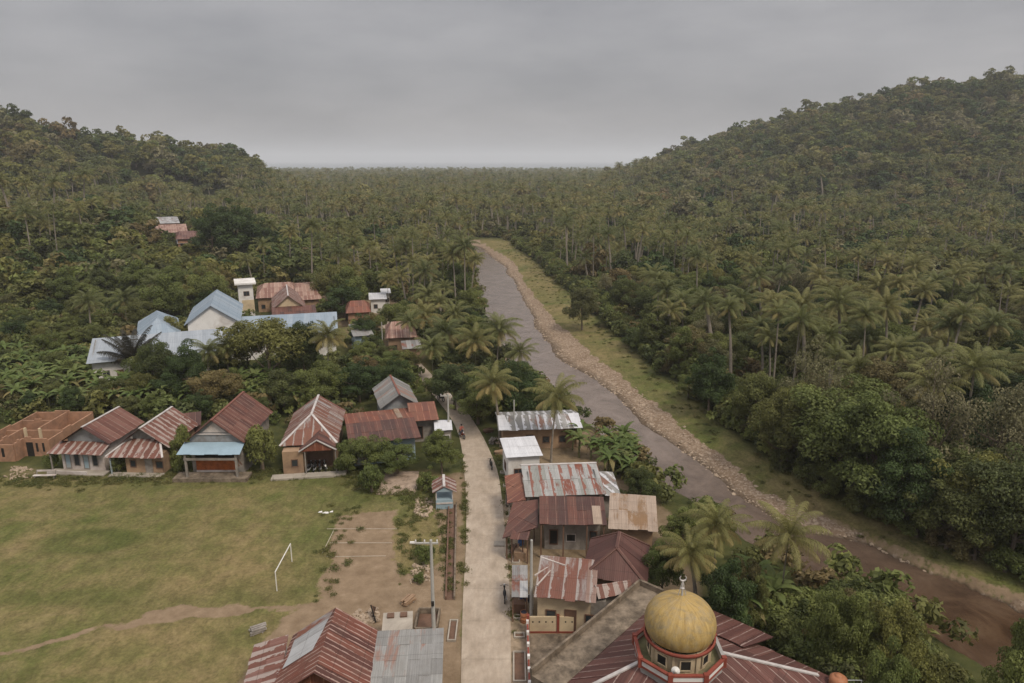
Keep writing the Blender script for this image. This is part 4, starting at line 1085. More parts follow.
# ---- school / clinic buildings with blue roofs in the middle distance
BL = 'blue-roofed public buildings among the trees'
h = Bld('school_building', 'long white building with pale blue roof, front one of the blue-roofed group', (88, 361), (229, 351), (229, 334), 3.8, side='R', zb=0.3, group=BL, cat='building')
h.wall(M['white_wall'], (0.6, 0.6, 0.9, 0.5), gable='u', ridge_h=6.2, gmat=M['white_wall']).roof('gable_u', M['roof_blue_grey'], 6.0, apex=0.6, sheet=1.0, row=6)
for i in range(9): h.win('front', 1.2 + i * (h.W - 3) / 9, 1.0 if i % 3 != 1 else 0.05, 1.1, 1.3 if i % 3 != 1 else 2.2, 'window' if i % 3 != 1 else 'door', (M['wood_white'], M['pane'] if i % 3 != 1 else M['wood_brown']))
h = Bld('school_building', 'blue building with a pair of small hipped blue roofs behind the dark ragged palm', (137, 336), (181, 336), (178, 318), 4.2, zb=0.5, side='R', group=BL, cat='building')
h.wall(M['white_wall'], (0.5, 0.5, 0.6, 0.4)).roof('hip_v', M['roof_blue'], 6.6, sheet=1.0, row=6, hip=0.35, hip_b=0.2)
h.win('front', 2, 1, 1.2, 1.3).win('front', 5, 1, 1.2, 1.3)
h = Bld('school_building', 'tall white-gabled building with blue roof, highest of the blue-roofed group', (186, 322), (240, 322), (243, 304), 6.0, zb=0.5, side='R', group=BL, cat='building')
h.wall(M['white_wall'], (0.5, 0.5, 0.5, 0.4), gable='v', ridge_h=9.2, gmat=M['white_wall']).roof('gable_v', M['roof_blue'], 9.2, sheet=1.0, row=6, apex=0.5)
h.win('front', 2, 2, 1.3, 1.3).win('front', 6, 2, 1.3, 1.3)
h = Bld('school_building', 'long low building with flat light blue roof behind the olive bushy tree', (228, 333), (338, 331.5), (337, 315.5), 4.0, zb=0.5, side='R', group=BL, cat='building')
h.wall(M['white_wall'], (0.5, 0.5, 0.8, 0.4), gable='u', ridge_h=5.6, gmat=M['white_wall']).roof('gable_u', M['roof_blue'], 5.6, sheet=1.0, row=6, apex=0.7)
for i in range(6): h.win('front', 1.2 + i * (h.W - 3) / 6, 1.0, 1.1, 1.3)
h = Bld('water_tower', 'white square tower house with overhanging flat roof rising from the trees', (236, 285), (254.5, 284), (253, 279.5), 8.0, zb=0.5, side='R', cat='tower')
h.wall(M['white_wall'], (0.3, 0.4, 0.4, 0.3), z0=-0.5).boxp('roof', (-0.3, -0.3, 8.0), (h.W + 0.3, h.D + 0.3, 8.35), M['white_wall'])
h.win('front', 1.0, 5.5, 1.2, 1.0)
h.boxp('facade_panel', (0.9, 0.34, 2.0), (h.W * 0.9, 0.395, 4.6), M['cream_wall'])
VF = 'tiled and rust roofs of the middle village'
def far_house(lab, FL, FR, BK, he, rh, mat, kind='gable_u', wmat='cream_wall', zb=0.5, group=VF, cap=None, hip=0.2):
    h = Bld('village_house', lab, FL, FR, BK, he, zb=zb, side='R', group=group)
    gb = {'gable_u': 'u', 'gable_v': 'v'}.get(kind)
    h.wall(M[wmat], (0.4, 0.4, 0.5, 0.4), gable=gb, ridge_h=rh, gmat=M[wmat])
    if kind == 'shed': h.roof('shed', M[mat], hb=rh, row=3)
    else: h.roof(kind, M[mat], rh, cap=cap, row=3, hip=hip, hip_b=0.2 if kind == 'hip_v' else 0)
    n = max(1, int(h.W / 3.2))
    for i in range(n): h.win('front', 0.6 + i * (h.x1 - h.x0 - 1.2) / n, 0.8, 0.9, 1.0)
    return h
far_house('yellow-gabled house with striped maroon roof at the front of the middle village', (272, 308), (306, 308), (303, 296), 3.4, 6.2, 'roof_striped', 'gable_v', 'cream_wall', cap=M['cap_light'])
far_house('low house with long dark rust roof just above the long blue roof', (272, 316.5), (317, 315), (314, 305), 2.8, 3.9, 'roof_rust_dark', 'gable_u')
far_house('wide hipped house with faded pink-brown tiles beside the white tower', (256, 297), (300, 296), (298, 284), 3.4, 5.4, 'roof_tile', 'hip_u', 'wood_tan')
far_house('large house with pale patchy tiled roof, right of the middle village', (292, 295), (322, 299), (316, 282), 3.6, 5.4, 'roof_tile', 'hip_u', 'wood_tan')
far_house('orange-red roofed house right of the tall pair of palms', (346, 312), (371, 312), (369, 303), 3.2, 4.8, 'roof_rust_red', 'hip_u', 'brick')
far_house('small house with bright white sheet roof beside the lane bend', (369, 301), (387, 299), (386, 294), 3.0, 3.4, 'roof_white', 'shed', 'white_wall')
far_house('tiny white-roofed house behind the bright white sheet roof', (381, 294), (391, 293), (390, 289.5), 3.0, 3.3, 'roof_white', 'shed', 'white_wall')
far_house('pink-brown tiled house under the riverside palms', (386, 337), (417, 337), (414, 324), 3.2, 5.0, 'roof_tile', 'hip_u', 'wood_tan')
far_house('low light-roofed house beside the lane under the yellow palm', (402, 348), (422, 348), (420, 342), 2.6, 3.0, 'roof_zinc', 'shed', 'wood_tan')
far_house('grey shed-roofed house with pale blue wall where the lane bends', (352, 334), (374, 335), (368, 325), 3.4, 3.8, 'roof_grey', 'shed', 'blue_paint')
VH = 'hillside houses in the far clearing'
def gz_(x, y): return ground_px(x, y).z
zz = gz_(172, 246)
far_house('white-roofed house at the top of the far hillside clearing', (152, 224), (180, 223), (176, 216.5), 3.2, 4.2, 'roof_zinc', 'gable_u', 'wood_tan', zz + 1.5, VH)
far_house('brown-roofed house in the middle of the far hillside clearing', (156, 233), (188, 232), (185, 225), 3.0, 4.6, 'roof_tile', 'gable_u', 'wood_tan', zz, VH)
far_house('reddish house at the right end of the far hillside clearing', (176, 239), (199, 238.5), (197, 231.5), 3.0, 4.4, 'roof_rust', 'hip_u', 'brick', zz, VH)
far_house('low shed with white front roof at the foot of the far clearing', (177, 243.5), (190, 243), (189, 240), 2.2, 2.6, 'roof_white', 'shed', 'white_wall', zz - 0.5, VH)
far_house('single small house glimpsed below the leftmost tall palm', (268, 257), (276, 257), (275, 252), 3.0, 4.5, 'roof_tile', 'gable_v', 'wood_tan', 0.5, VH)

# ------------------------------------------------------------------ mosque
MC = Vector((9.62, 34.75, 0)); MR = 10.2
root = empty('mosque', MC, 0, 'mosque with maroon hipped roof and weathered golden dome on a cream drum', 'mosque')
A0 = radians(7)
cor = [Vector((x, y, 3.4)) for x, y in ((10.1, 1.3), (1.0, 9.25), (-8.6, -1.6), (1.0, -10.6))]     # E N W S
PH = 6.3
oc = [Vector((2.55 * cos(radians(22.5) + k * pi / 4), 2.55 * sin(radians(22.5) + k * pi / 4), PH)) for k in range(8)]
M['roof_mosque'] = roof_mat('maroon_corrugated', [(0.085, 0.036, 0.03), (0.11, 0.046, 0.037), (0.135, 0.06, 0.048)], lap=(0.30, 0.22, 0.19), lapw=0.13, pitch=0.75, mud=0.2)
mb = MB()
top = Vector((0, 0, 7.0))
for k in range(4):
    a, c = cor[k], cor[(k + 1) % 4]
    f = 0.26
    panel(mb, [a, c, c + (top - c) * (1 - f), a + (top - a) * (1 - f)], 0.75, 3.2, 60 + k)
mb.build('roof', M['roof_mosque'], root)
mc = MB()
for k in range(4):
    mc = MB(); a = cor[k]; mc.obox(a + (top - a) * 0.12 + Vector((0, 0, 0.05)), a + (top - a) * 0.73 + Vector((0, 0, 0.05)), 0.22, 0.09)
    mc.build('ridge_cap', M['cap_light'], root)
# raised striped roof section at the back right
mb = MB()
n_, e_ = cor[1], cor[0]
p1 = n_ + (e_ - n_) * 0.22; p2 = n_ + (e_ - n_) * 0.62
inn = ((top - (n_ + e_) / 2)); inn.z = 0; inn.normalize()
o2 = -inn * 1.5
panel(mb, [p1 + o2 + Vector((0, 0, -0.1)), p2 + o2 + Vector((0, 0, -0.1)), p2 + inn * 2.6 + Vector((0, 0, 1.35)), p1 + inn * 2.6 + Vector((0, 0, 1.35))], 0.75, 3.2, 91)
mb.build('raised_roof', M['roof_mosque'], root)
mb = MB()
ins = [c * 0.93 for c in cor]
for k in range(4):
    a, c = ins[k], ins[(k + 1) % 4]
    mb.face([(a.x, a.y, -0.2), (c.x, c.y, -0.2), (c.x, c.y, 3.45), (a.x, a.y, 3.45)])
mb.build('wall', M['cream_wall'], root)
for k in range(4):
    a, c = ins[k], ins[(k + 1) % 4]
    ux = (c - a); L = math.hypot(ux.x, ux.y); ux.z = 0; ux.normalize(); nr = Vector((ux.y, -ux.x, 0))
    for i in range(4): opening(root, (a.x, a.y, 0), ux, nr, 1.5 + i * (L - 3.0) / 4, 0.8, 1.4, 1.7)
# octagonal base, terrace, parapet
mb = MB()
for k in range(8):
    a, c = oc[k] * 0.98, oc[(k + 1) % 8] * 0.98
    mb.face([(a.x, a.y, 5.0), (c.x, c.y, 5.0), (c.x, c.y, PH), (a.x, a.y, PH)])
mb.build('octagon_base', M['drum_silver'], root)
mb = MB(); mb.face([(p.x * 0.975, p.y * 0.975, PH + 0.02) for p in oc]); mb.build('roof_terrace', M['grout'], root)
for k in range(8):
    a, c = oc[k], oc[(k + 1) % 8]
    d = (c - a).normalized()
    pr = MB()
    pr.obox(a + Vector((0, 0, 0.03)), c + Vector((0, 0, 0.03)), 0.16, 0.12)
    pr.obox(a + Vector((0, 0, 0.46)), c + Vector((0, 0, 0.46)), 0.20, 0.10)
    par = pr.build('parapet', M['red_paint'] if 3 <= k <= 6 or k == 2 else M['drum_silver'], root)
    pr = MB(); pr.obox(a + d * 0.12 + Vector((0, 0, 0.25)), c - d * 0.12 + Vector((0, 0, 0.25)), 0.10, 0.31); pr.build('balustrade', M['white_wall'], par)
    pr = MB(); pr.box(a.x - 0.13, a.y - 0.13, PH - 0.06, a.x + 0.13, a.y + 0.13, PH + 0.58); pr.build('corner_post', M['red_paint'], root)
DR = 1.72
mb = MB(); mb.lathe([(DR, PH), (DR, PH + 1.3)], 16); mb.build('drum', M['cream_wall'], root)
for k in range(8):
    a = radians(22.5) + k * pi / 4 + pi / 8
    nr = Vector((cos(a), sin(a), 0)); ux = Vector((-nr.y, nr.x, 0))
    p = nr * (DR * cos(pi / 16) * 1.0 + 0.02) - ux * 0.35
    opening(root, (p.x, p.y, 0), ux, nr, 0, PH + 0.22, 0.7, 0.72, 'window', (M['cream_wall'], M['dark']))
    a2 = a + pi / 8
    p = Vector((cos(a2), sin(a2), 0)) * (DR + 0.03)
    mb = MB(); mb.box(p.x - 0.07, p.y - 0.07, PH, p.x + 0.07, p.y + 0.07, PH + 1.3); mb.build('pilaster', M['cream_wall'], root)
mb = MB(); mb.lathe([(DR, PH + 1.22), (2.02, PH + 1.26), (2.05, PH + 1.44), (1.95, PH + 1.46)], 32); mb.build('cornice', M['red_paint'], root, True)
prof = []
for i in range(19):
    t = i / 18
    a = -0.42 + t * (pi / 2 + 0.42)
    r = 2.02 * cos(a) ** 0.92 if cos(a) > 0 else 0
    z = PH + 2.15 + 1.55 * sin(a)
    if t > 0.9: z += (t - 0.9) * 1.6; r = max(r, 0.06)
    prof.append((max(r, 0.05), z - (PH + 2.15)))
mb = MB(); mb.lathe(prof, 48)
mb.build('dome', M['dome'], root, True, loc=(0, 0, PH + 2.15))
mb = MB(); zt = PH + 2.15 + prof[-1][1]
mb.tube([(0, 0, zt - 0.1), (0, 0, zt + 0.95)], [0.07, 0.03], 8)
mb.lathe([(0.02, -0.12), (0.11, 0), (0.02, 0.12)], 10, (0, 0, zt + 0.45))
for dx in (-0.12, 0.12): mb.obox((dx * 1.8, 0, zt), (dx * 0.3, 0, zt + 0.85), 0.03, 0.03)
fin = mb.build('finial', M['cap_light'], root)
mb = MB()
cp = [(0.18 * cos(radians(a)), 0, zt + 1.1 + 0.18 * sin(radians(a))) for a in range(-230, 51, 20)]
mb.tube(cp, [0.015 + 0.035 * sin(pi * i / (len(cp) - 1)) for i in range(len(cp))], 6); mb.build('crescent', M['cap_light'], fin)
# loudspeaker on the terrace
mb = MB(); mb.lathe([(0.05, 0.25), (0.09, 0.1), (0.24, 0.0)], 14); mb.box(-0.03, -0.03, -0.45, 0.03, 0.03, 0.2)
o = mb.build('loudspeaker', M['metal_white'], None, loc=(MC.x - 0.62, MC.y - 2.02, PH + 0.50), rot=(radians(70), 0, radians(-15)))
tag(o, 'white horn loudspeaker below the golden dome on the roof terrace', 'loudspeaker')
FOOT.append((MC.x, MC.y, 9, 9, A0 + pi / 4))
# concrete terrace roof along the mosque with raised parapet
nrm = Vector((-(cor[2] - cor[1]).y, (cor[2] - cor[1]).x, 0)).normalized()
if nrm.x > 0: nrm = -nrm
dirv = (cor[2] - cor[1]); dirv.z = 0; dirv.normalize()
st = MC + Vector((cor[1].x, cor[1].y, 0)) + nrm * 0.08
ang = math.atan2(dirv.y, dirv.x)
root = empty('concrete_annex', (st.x, st.y, 0), ang, 'flat-roofed concrete annex with mottled dirty roof and low parapet along the mosque', 'building')
# local x runs down towards the camera, local -y away from the mosque
LW, LL = 1.9, 12.0
sgn = -1 if Vector((-dirv.y, dirv.x, 0)).dot(nrm) < 0 else 1
mb = MB(); mb.box(-0.6, min(0, sgn * LW), -0.2, LL, max(0, sgn * LW), 3.3); mb.build('wall', M['concrete_dark'], root)
mb = MB(); mb.box(-0.7, min(sgn * -0.1, sgn * (LW + 0.1)), 3.3, LL, max(sgn * -0.1, sgn * (LW + 0.1)), 3.48); mb.build('roof_slab', M['concrete_dark'], root)
y = sgn * (LW + 0.05)
for a, c in (((-0.6, y), (5.2, y)), ((5.2, y), (LL, y))):
    mb = MB(); mb.obox((a[0], a[1], 3.70), (c[0], c[1], 3.70), 0.16, 0.46); mb.build('parapet', M['concrete_dark'], root)
mb = MB(); mb.box(-0.7, min(0, sgn * LW), 3.49, -0.5, max(0, sgn * LW), 3.9); mb.build('parapet', M['concrete_dark'], root)
c = st + dirv * 7 + nrm * 1.7
FOOT.append((c.x, c.y, 9, 2.5, ang))
# cream wall with red pillars, red and white fence
a, c = at_h(528, 633, 0), at_h(585, 633, 0)
L = (c - a).length
root = empty('boundary_wall', (a.x, a.y, 0), 0, 'low cream boundary wall with red pillars and round vents in front of the roadside house', 'wall')
mb = MB(); mb.box(0, 0, -0.1, L, 0.15, 1.35); mb.build('wall', M['cream_wall'], root)
for u in (-0.1, L * 0.5, L - 0.2): mb = MB(); mb.box(u, -0.06, -0.1, u + 0.2, 0.21, 1.5); mb.build('pillar', M['red_paint'], root)
mb = MB(); mb.box(0, -0.03, -0.1, L, -0.003, 0.15); mb.build('base_band', M['red_paint'], root)
for i in range(8):
    u = 0.35 + i * (L - 0.6) / 7.5
    if abs(u - L / 2) < 0.2: continue
    mb = MB(); mb.lathe([(0.0, 0.0), (0.07, 0.0)], 8); mb.build('vent_hole', M['dark'], root, loc=(u, -0.006, 0.95), rot=(pi / 2, 0, 0))
a = at_h(528, 632, 0)
root = empty('painted_fence', (a.x - 0.05, a.y, 0), 0, 'red and white banded low fence along the road in front of the mosque yard', 'fence')
for i in range(7):
    y0 = -0.12 - i * 1.25
    mb = MB(); mb.box(-0.09, y0 - 0.25, -0.05, 0.09, y0, 1.2); mb.build('post', M['white_wall'], root)
    mb = MB(); mb.box(-0.06, y0 - 1.25, -0.05, 0.06, y0 - 0.252, 0.95); mb.build('rail', M['red_paint'], root)
# ------------------------------------------------------------------ plants: leaf meshes
def quad_mesh(name, V, tint, mat, age=None, nper=4):
    """V: (n, nper, 3) faces"""
    n = len(V)
    me = bpy.data.meshes.new(name)
    me.vertices.add(n * nper); me.vertices.foreach_set('co', V.reshape(-1).astype(np.float32))
    me.loops.add(n * nper); me.loops.foreach_set('vertex_index', np.arange(n * nper, dtype=np.int32))
    me.polygons.add(n); me.polygons.foreach_set('loop_start', (np.arange(n) * nper).astype(np.int32))
    me.update(calc_edges=True)
    a = me.attributes.new('tint', 'FLOAT', 'FACE'); a.data.foreach_set('value', tint.astype(np.float32))
    a = me.attributes.new('age', 'FLOAT', 'FACE'); a.data.foreach_set('value', (np.zeros(n) if age is None else age).astype(np.float32))
    me.materials.append(mat)
    return me
def unit(v): return v / (np.linalg.norm(v, axis=-1, keepdims=True) + 1e-9)
def leaf_quads(rs, C, Nn, size, aspect=0.6):
    n = len(C)
    r = unit(rs.normal(size=(n, 3)))
    t = unit(np.cross(Nn, r)); b_ = np.cross(Nn, t)
    s = size * rs.uniform(0.6, 1.3, (n, 1))
    L, Wd = t * s, b_ * s * aspect
    dr = Nn * s * 0.25
    return np.stack([C - L - dr * 0.6, C + Wd * 0.9 + dr * 0.3, C + L - dr * 0.6, C - Wd * 0.9 + dr * 0.3], 1)
def crown(seed, R, Hh, z0, nclump, nleaf, size, flat=1.0, rc=0.34, lumpy=0.42, lowcut=-0.35, gap=0.0):
    rs = np.random.RandomState(seed)
    d = unit(rs.normal(size=(nclump * 3, 3)))
    d = d[d[:, 2] > lowcut][:nclump]
    rad = rs.uniform(0.45, 1.0, (len(d), 1)) ** 0.5
    wob = 1 + lumpy * rs.normal(size=(len(d), 1)) * 0.6
    cc = d * rad * wob * np.array([R, R, Hh * flat]) * 0.82
    cc[:, 2] += z0 + Hh * 0.1
    rcl = R * rc * rs.uniform(0.55, 1.25, len(d))
    w = rcl ** 2; w = w / w.sum()
    pick = rs.choice(len(d), nleaf, p=w)
    ld = unit(rs.normal(size=(nleaf, 3)) + np.array([0, 0, 0.45]))
    rr = rcl[pick][:, None] * (0.55 + 0.5 * rs.rand(nleaf, 1) ** 0.6)
    P = cc[pick] + ld * rr * np.array([1, 1, 0.72])
    nn = unit(ld + 0.55 * rs.normal(size=(nleaf, 3)) + np.array([0, 0, 0.35]))
    V = leaf_quads(rs, P, nn, size)
    ctint = rs.uniform(0.25, 0.75, len(d))
    tint = np.clip(ctint[pick] + rs.normal(0, 0.18, nleaf), 0, 1)
    return V, tint, cc
def trunk_mb(seed, h, r, limbs, n=8):
    R = random.Random(seed)
    mb = MB()
    a = Vector((0, 0, -0.5)); pts = [a]
    x = y = 0
    for i in range(5):
        x += R.uniform(-0.15, 0.15) * h / 8; y += R.uniform(-0.15, 0.15) * h / 8
        pts.append(Vector((x, y, h * (i + 1) / 5)))
    mb.tube(pts, [r * 1.4, r, r * 0.85, r * 0.7, r * 0.55, r * 0.35], n)
    for c in limbs:
        s = pts[R.choice((2, 3, 4))]
        c = Vector(c); m_ = (s + c) / 2 + Vector((0, 0, -0.1 * (c - s).length))
        mb.tube([s, m_, c], [r * 0.4, r * 0.25, r * 0.08], 5, cap=False)
    return mb
# each kind of broadleaf tree : (crown mesh, trunk mesh), height about 9 m, crown radius about 4 m
def make_tree(name, seed, R, Hh, z0, ncl, nl, size, mat, bark, **k):
    V, t, cc = crown(seed, R, Hh, z0, ncl, nl, size, **k)
    cm = quad_mesh(name + '_crown', V, t, mat)
    tm = trunk_mb(seed, z0 + Hh * 0.1, 0.22, cc[:10]).mesh(name + '_trunk', bark)
    return cm, tm, cc
T = {}
def T_add(key, *a, **k):
    T.setdefault(key, []).append(make_tree(key, *a, **k))
for s_ in range(5): T_add('near', 100 + s_, 4.2, 4.1, 4.7, 54 + 8 * (s_ % 3), 17000, 0.14, M['leaf'], M['bark'], rc=0.27, lowcut=-0.75)
for s_ in range(3): T_add('fresh', 120 + s_, 4.1, 4.1, 4.6, 54, 17000, 0.14, M['leaf_fresh'], M['bark'], rc=0.27, lowcut=-0.75)
for s_ in range(2): T_add('dark', 130 + s_, 4.2, 4.3, 4.6, 54, 17000, 0.14, M['leaf_dark'], M['bark'], rc=0.27, lowcut=-0.75)
for s_ in range(2): T_add('olive', 140 + s_, 4.4, 3.0, 5.0, 40, 8000, 0.15, M['leaf_olive'], M['bark'], rc=0.26)
for s_ in range(2): T_add('dry', 150 + s_, 3.8, 3.8, 5.0, 36, 4200, 0.13, M['leaf_dry'], M['bark'], rc=0.30, lowcut=-0.7)
for s_ in range(3): T_add('bush', 160 + s_, 2.0, 1.6, 1.2, 26, 3600, 0.13, M['leaf_fresh'], M['bark'], rc=0.34, lowcut=-0.7)
for s_ in range(2): T_add('darkbush', 165 + s_, 2.0, 1.6, 1.2, 26, 3600, 0.13, M['leaf'], M['bark'], rc=0.34, lowcut=-0.7)
for s_ in range(3): T_add('midfresh', 180 + s_, 4.4, 3.8, 5.0, 34, 3600, 0.28, M['leaf_fresh'], M['bark'], rc=0.30, lowcut=-0.7)
for s_ in range(5): T_add('mid', 170 + s_, 4.4, 3.8, 5.0, 34, 3600, 0.30, M['leaf'], M['bark'], rc=0.30, lowcut=-0.7)
# far variants: crown + trunk in one mesh, for the masses of trees
def far_tree(seed, mat, nl=520, size=0.7, **k):
    V, t, cc = crown(seed, 4.4, 4.2, 4.2, 20, nl, size, rc=0.34, lowcut=-0.9, **k)
    me = quad_mesh('forest_tree', V, t, mat)
    return me
# palms
def frond(rs, az, el, L, droop, nleaf, lw, leaf_len, z0=0.0, hang=0.35):
    """one coconut frond: list of quads"""
    n = 12
    dh = np.array([cos(az), sin(az), 0.0]); up = np.array([0, 0, 1.0])
    pts = [np.array([0.0, 0, z0])]; e = el
    for i in range(n):
        pts.append(pts[-1] + (dh * cos(e) + up * sin(e)) * (L / n))
        e -= droop / n * (0.5 + 1.0 * i / n)
    pts = np.array(pts)
    Q = []
    side = np.cross(dh, up); side = side / np.linalg.norm(side)
    for i in range(n):
        w = 0.055 * (1 - i / n) + 0.012
        Q.append([pts[i] - side * w, pts[i] + side * w, pts[i + 1] + side * w * 0.8, pts[i + 1] - side * w * 0.8])
    for i in range(nleaf):
        f = 0.12 + 0.88 * (i + rs.rand() * 0.6) / nleaf
        k = min(int(f * n), n - 1); q = f * n - k
        p = pts[k] * (1 - q) + pts[k + 1] * q
        tan = pts[k + 1] - pts[k]; tan = tan / np.linalg.norm(tan)
        nrm = np.cross(side, tan)
        ll = leaf_len * (sin(pi * min(1, 0.18 + f * 0.80)) ** 0.6) * rs.uniform(0.8, 1.1)
        for sg in (-1, 1):
            dr = side * sg * 0.80 + tan * 0.55 - nrm * 0.05
            dr = dr / np.linalg.norm(dr)
            mid_ = p + dr * ll * 0.55 - up * ll * hang * 0.25
            tip = p + dr * ll * 0.95 - up * ll * hang
            Q.append([p - tan * lw * 0.5, p + tan * lw * 0.5, mid_ + tan * lw * 0.5, mid_ - tan * lw * 0.5])
            Q.append([mid_ - tan * lw * 0.5, mid_ + tan * lw * 0.5, tip + tan * lw * 0.1, tip - tan * lw * 0.1])
    return Q
def palm_crown(seed, nf=28, L=4.7, nleaf=30, lw=0.08, ll=0.78, mat=None, upright=False, skirt=0.25):
    rs = np.random.RandomState(seed)
    V, tint, age = [], [], []
    for i in range(nf):
        f = i / nf
        az = i * 2.399 + rs.uniform(-0.25, 0.25)
        if upright: el = radians(80 - 60 * f); droop = rs.uniform(0.5, 1.0)
        else: el = radians(84 - 104 * f ** 0.95) + rs.uniform(-0.1, 0.1); droop = rs.uniform(1.5, 2.2) * (1 - 0.42 * f)
        q = frond(rs, az, el, L * rs.uniform(0.85, 1.08) * (0.72 + 0.28 * sin(pi * min(1, f + 0.25))), droop, nleaf, lw, ll, 0.0, 0.65 + 0.3 * f)
        V += q
        tb = rs.uniform(0.3, 0.7)
        ag = 0.0
        if f > 1 - skirt: ag = rs.uniform(0.1, 0.8)
        tint += list(np.clip(tb + rs.normal(0, 0.12, len(q)), 0, 1)); age += [ag] * len(q)
    # nuts at the heart
    for i in range(10):
        a = rs.uniform(0, 2 * pi); c = np.array([cos(a) * 0.35, sin(a) * 0.35, -0.35 + rs.uniform(-.15, .1)]); r = 0.14
        for ax in ((0, 1), (1, 2), (0, 2)):
            q = np.zeros((4, 3))
            q[0, ax[0]] = r; q[1, ax[1]] = r; q[2, ax[0]] = -r; q[3, ax[1]] = -r
            V.append(list(q + c)); tint.append(0.5); age.append(0.6)
    return quad_mesh('palm_crown', np.array(V), np.array(tint), mat or M['palm_leaf'], np.array(age))
def palm_trunk(seed, lean=1.0):
    """unit-height-10 trunk bending lean metres to +x"""
    R = random.Random(seed); mb = MB()
    pts, rad = [], []
    for i in range(9):
        t = i / 8
        pts.append((lean * (t ** 1.7) + 0.0 * R.random(), 0, -0.4 + 10.4 * t)); rad.append(0.24 * (1 - 0.5 * t) + (0.10 if i == 0 else 0))
    mb.tube(pts, rad, 8)
    return mb.mesh('palm_trunk', M['palm_bark'])
PALM_T = palm_trunk(1, 1.0)
PALM_C = [palm_crown(200 + i, nf=22 + 3 * i) for i in range(4)]
PALM_GOLD = [palm_crown(220 + i, nf=26, mat=M['palm_gold'], L=4.5, skirt=0.45) for i in range(2)]
PALM_DEAD = palm_crown(230, nf=17, L=7.5, nleaf=44, lw=0.11, ll=1.3, mat=M['palm_dead'], upright=True, skirt=0.3)
PALM_MID = [palm_crown(240 + i, nf=18 + 2 * i, nleaf=13, lw=0.15, ll=0.8) for i in range(4)]
def palm(x, y, z, h, lean, az, label, group=None, crown_me=None, s=1.0, name='coconut_palm', rng=RND):
    s = s * 0.88
    root = empty(name, (x, y, z), az, label, 'palm tree', group)
    link('trunk', PALM_T, root, scale=(lean, s, h / 10))
    link('crown', crown_me or rng.choice(PALM_C), root, loc=(lean, 0, h), rot=(0, 0, rng.uniform(0, 6.28)), scale=(s, s, s))
    return root
def tree(key, x, y, z, sx, sz, label, group=None, cat='tree', name=None, idx=None, rng=RND):
    cm, tm, _ = (rng.choice(T[key]) if idx is None else T[key][idx])
    root = empty(name or 'broadleaf_tree', (x, y, z), rng.uniform(0, 6.28), label, cat, group)
    link('trunk', tm, root, scale=(sx, sx, sz)); link('crown', cm, root, scale=(sx, sx, sz))
    return root
def palm_px(crown, base, label, s=1.0, me=None, group=None, name='coconut_palm'):
    g = ground_px(*base)
    h = height_at(g.y, crown[1]) - g.z
    dx = x_at(g.y, crown[0], crown[1]) - g.x
    az = 0 if dx >= 0 else pi
    o = palm(g.x, g.y, g.z, h, max(abs(dx), 0.05), az, label, group, me, s, name)
    PLACED.append((g.x, g.y, 2.5))
    return o
PLACED = []
def tree_px(key, cx, ytop, ybase, wpx, label, cat='tree', name=None, group=None, idx=None):
    """tree whose crown spans wpx pixels around cx, from ytop down to ybase (ground)"""
    g = ground_px(cx, ybase)
    ht = height_at(g.y, ytop) - g.z
    dist = g.y * CP + (CAM_H - ht * 0.6 - g.z) * SP
    wid = wpx * dist / F_PX
    R0, H0 = {'bush': (2.0, 2.9), 'darkbush': (2.0, 2.9)}.get(key, (4.3, 9.0))
    o = tree(key, g.x, g.y, g.z, wid / 2 / R0, ht / H0, label, group, cat, name, idx)
    PLACED.append((g.x, g.y, wid * 0.4))
    return o
# bananas
def banana_me(seed):
    rs = np.random.RandomState(seed); V, t, ag = [], [], []
    nl = 11
    for i in range(nl):
        az = i * 2.4 + rs.uniform(-.3, .3); f = i / nl
        e = radians(84 - 60 * f); L = rs.uniform(1.6, 2.3); n = 7
        dh = np.array([cos(az), sin(az), 0]); up = np.array([0, 0, 1.0]); side = np.cross(dh, up)
        p = np.array([0, 0, 2.0]) + dh * 0.05
        pts = [p]
        for k in range(n):
            p = p + (dh * cos(e) + up * sin(e)) * L / n; pts.append(p); e -= rs.uniform(0.20, 0.38)
        tb = rs.uniform(0.35, 0.8)
        a0 = rs.uniform(0.3, 0.9) if f > 0.8 else 0
        for k in range(n):
            w0 = 0.25 * sin(pi * min(1, 0.08 + k / n)) ** 0.6 if k else 0.05; w1 = 0.25 * sin(pi * min(0.97, 0.08 + (k + 1) / n)) ** 0.6
            for sg in (-1, 1):
                V.append([pts[k], pts[k] + side * sg * w0 - up * w0 * 0.35, pts[k + 1] + side * sg * w1 - up * w1 * 0.35, pts[k + 1]])
                t.append(tb + rs.normal(0, 0.08)); ag.append(a0)
    return quad_mesh('banana_leaves', np.array(V), np.clip(np.array(t), 0, 1), M['banana'], np.array(ag))
BAN = [banana_me(300 + i) for i in range(4)]
mb = MB(); mb.tube([(0, 0, -0.2), (0.03, 0, 1.0), (0, 0, 2.1)], [0.13, 0.11, 0.07], 7); BAN_T = mb.mesh('banana_stem', plain('banana_stem_skin', (0.12, 0.12, 0.05), 0.7))
def banana(x, y, z, s, label, group=None, rng=RND):
    root = empty('banana_plant', (x, y, z), rng.uniform(0, 6.28), label, 'banana plant', group)
    link('stem', BAN_T, root, scale=(s, s, s)); link('leaves', rng.choice(BAN), root, scale=(s, s, s))

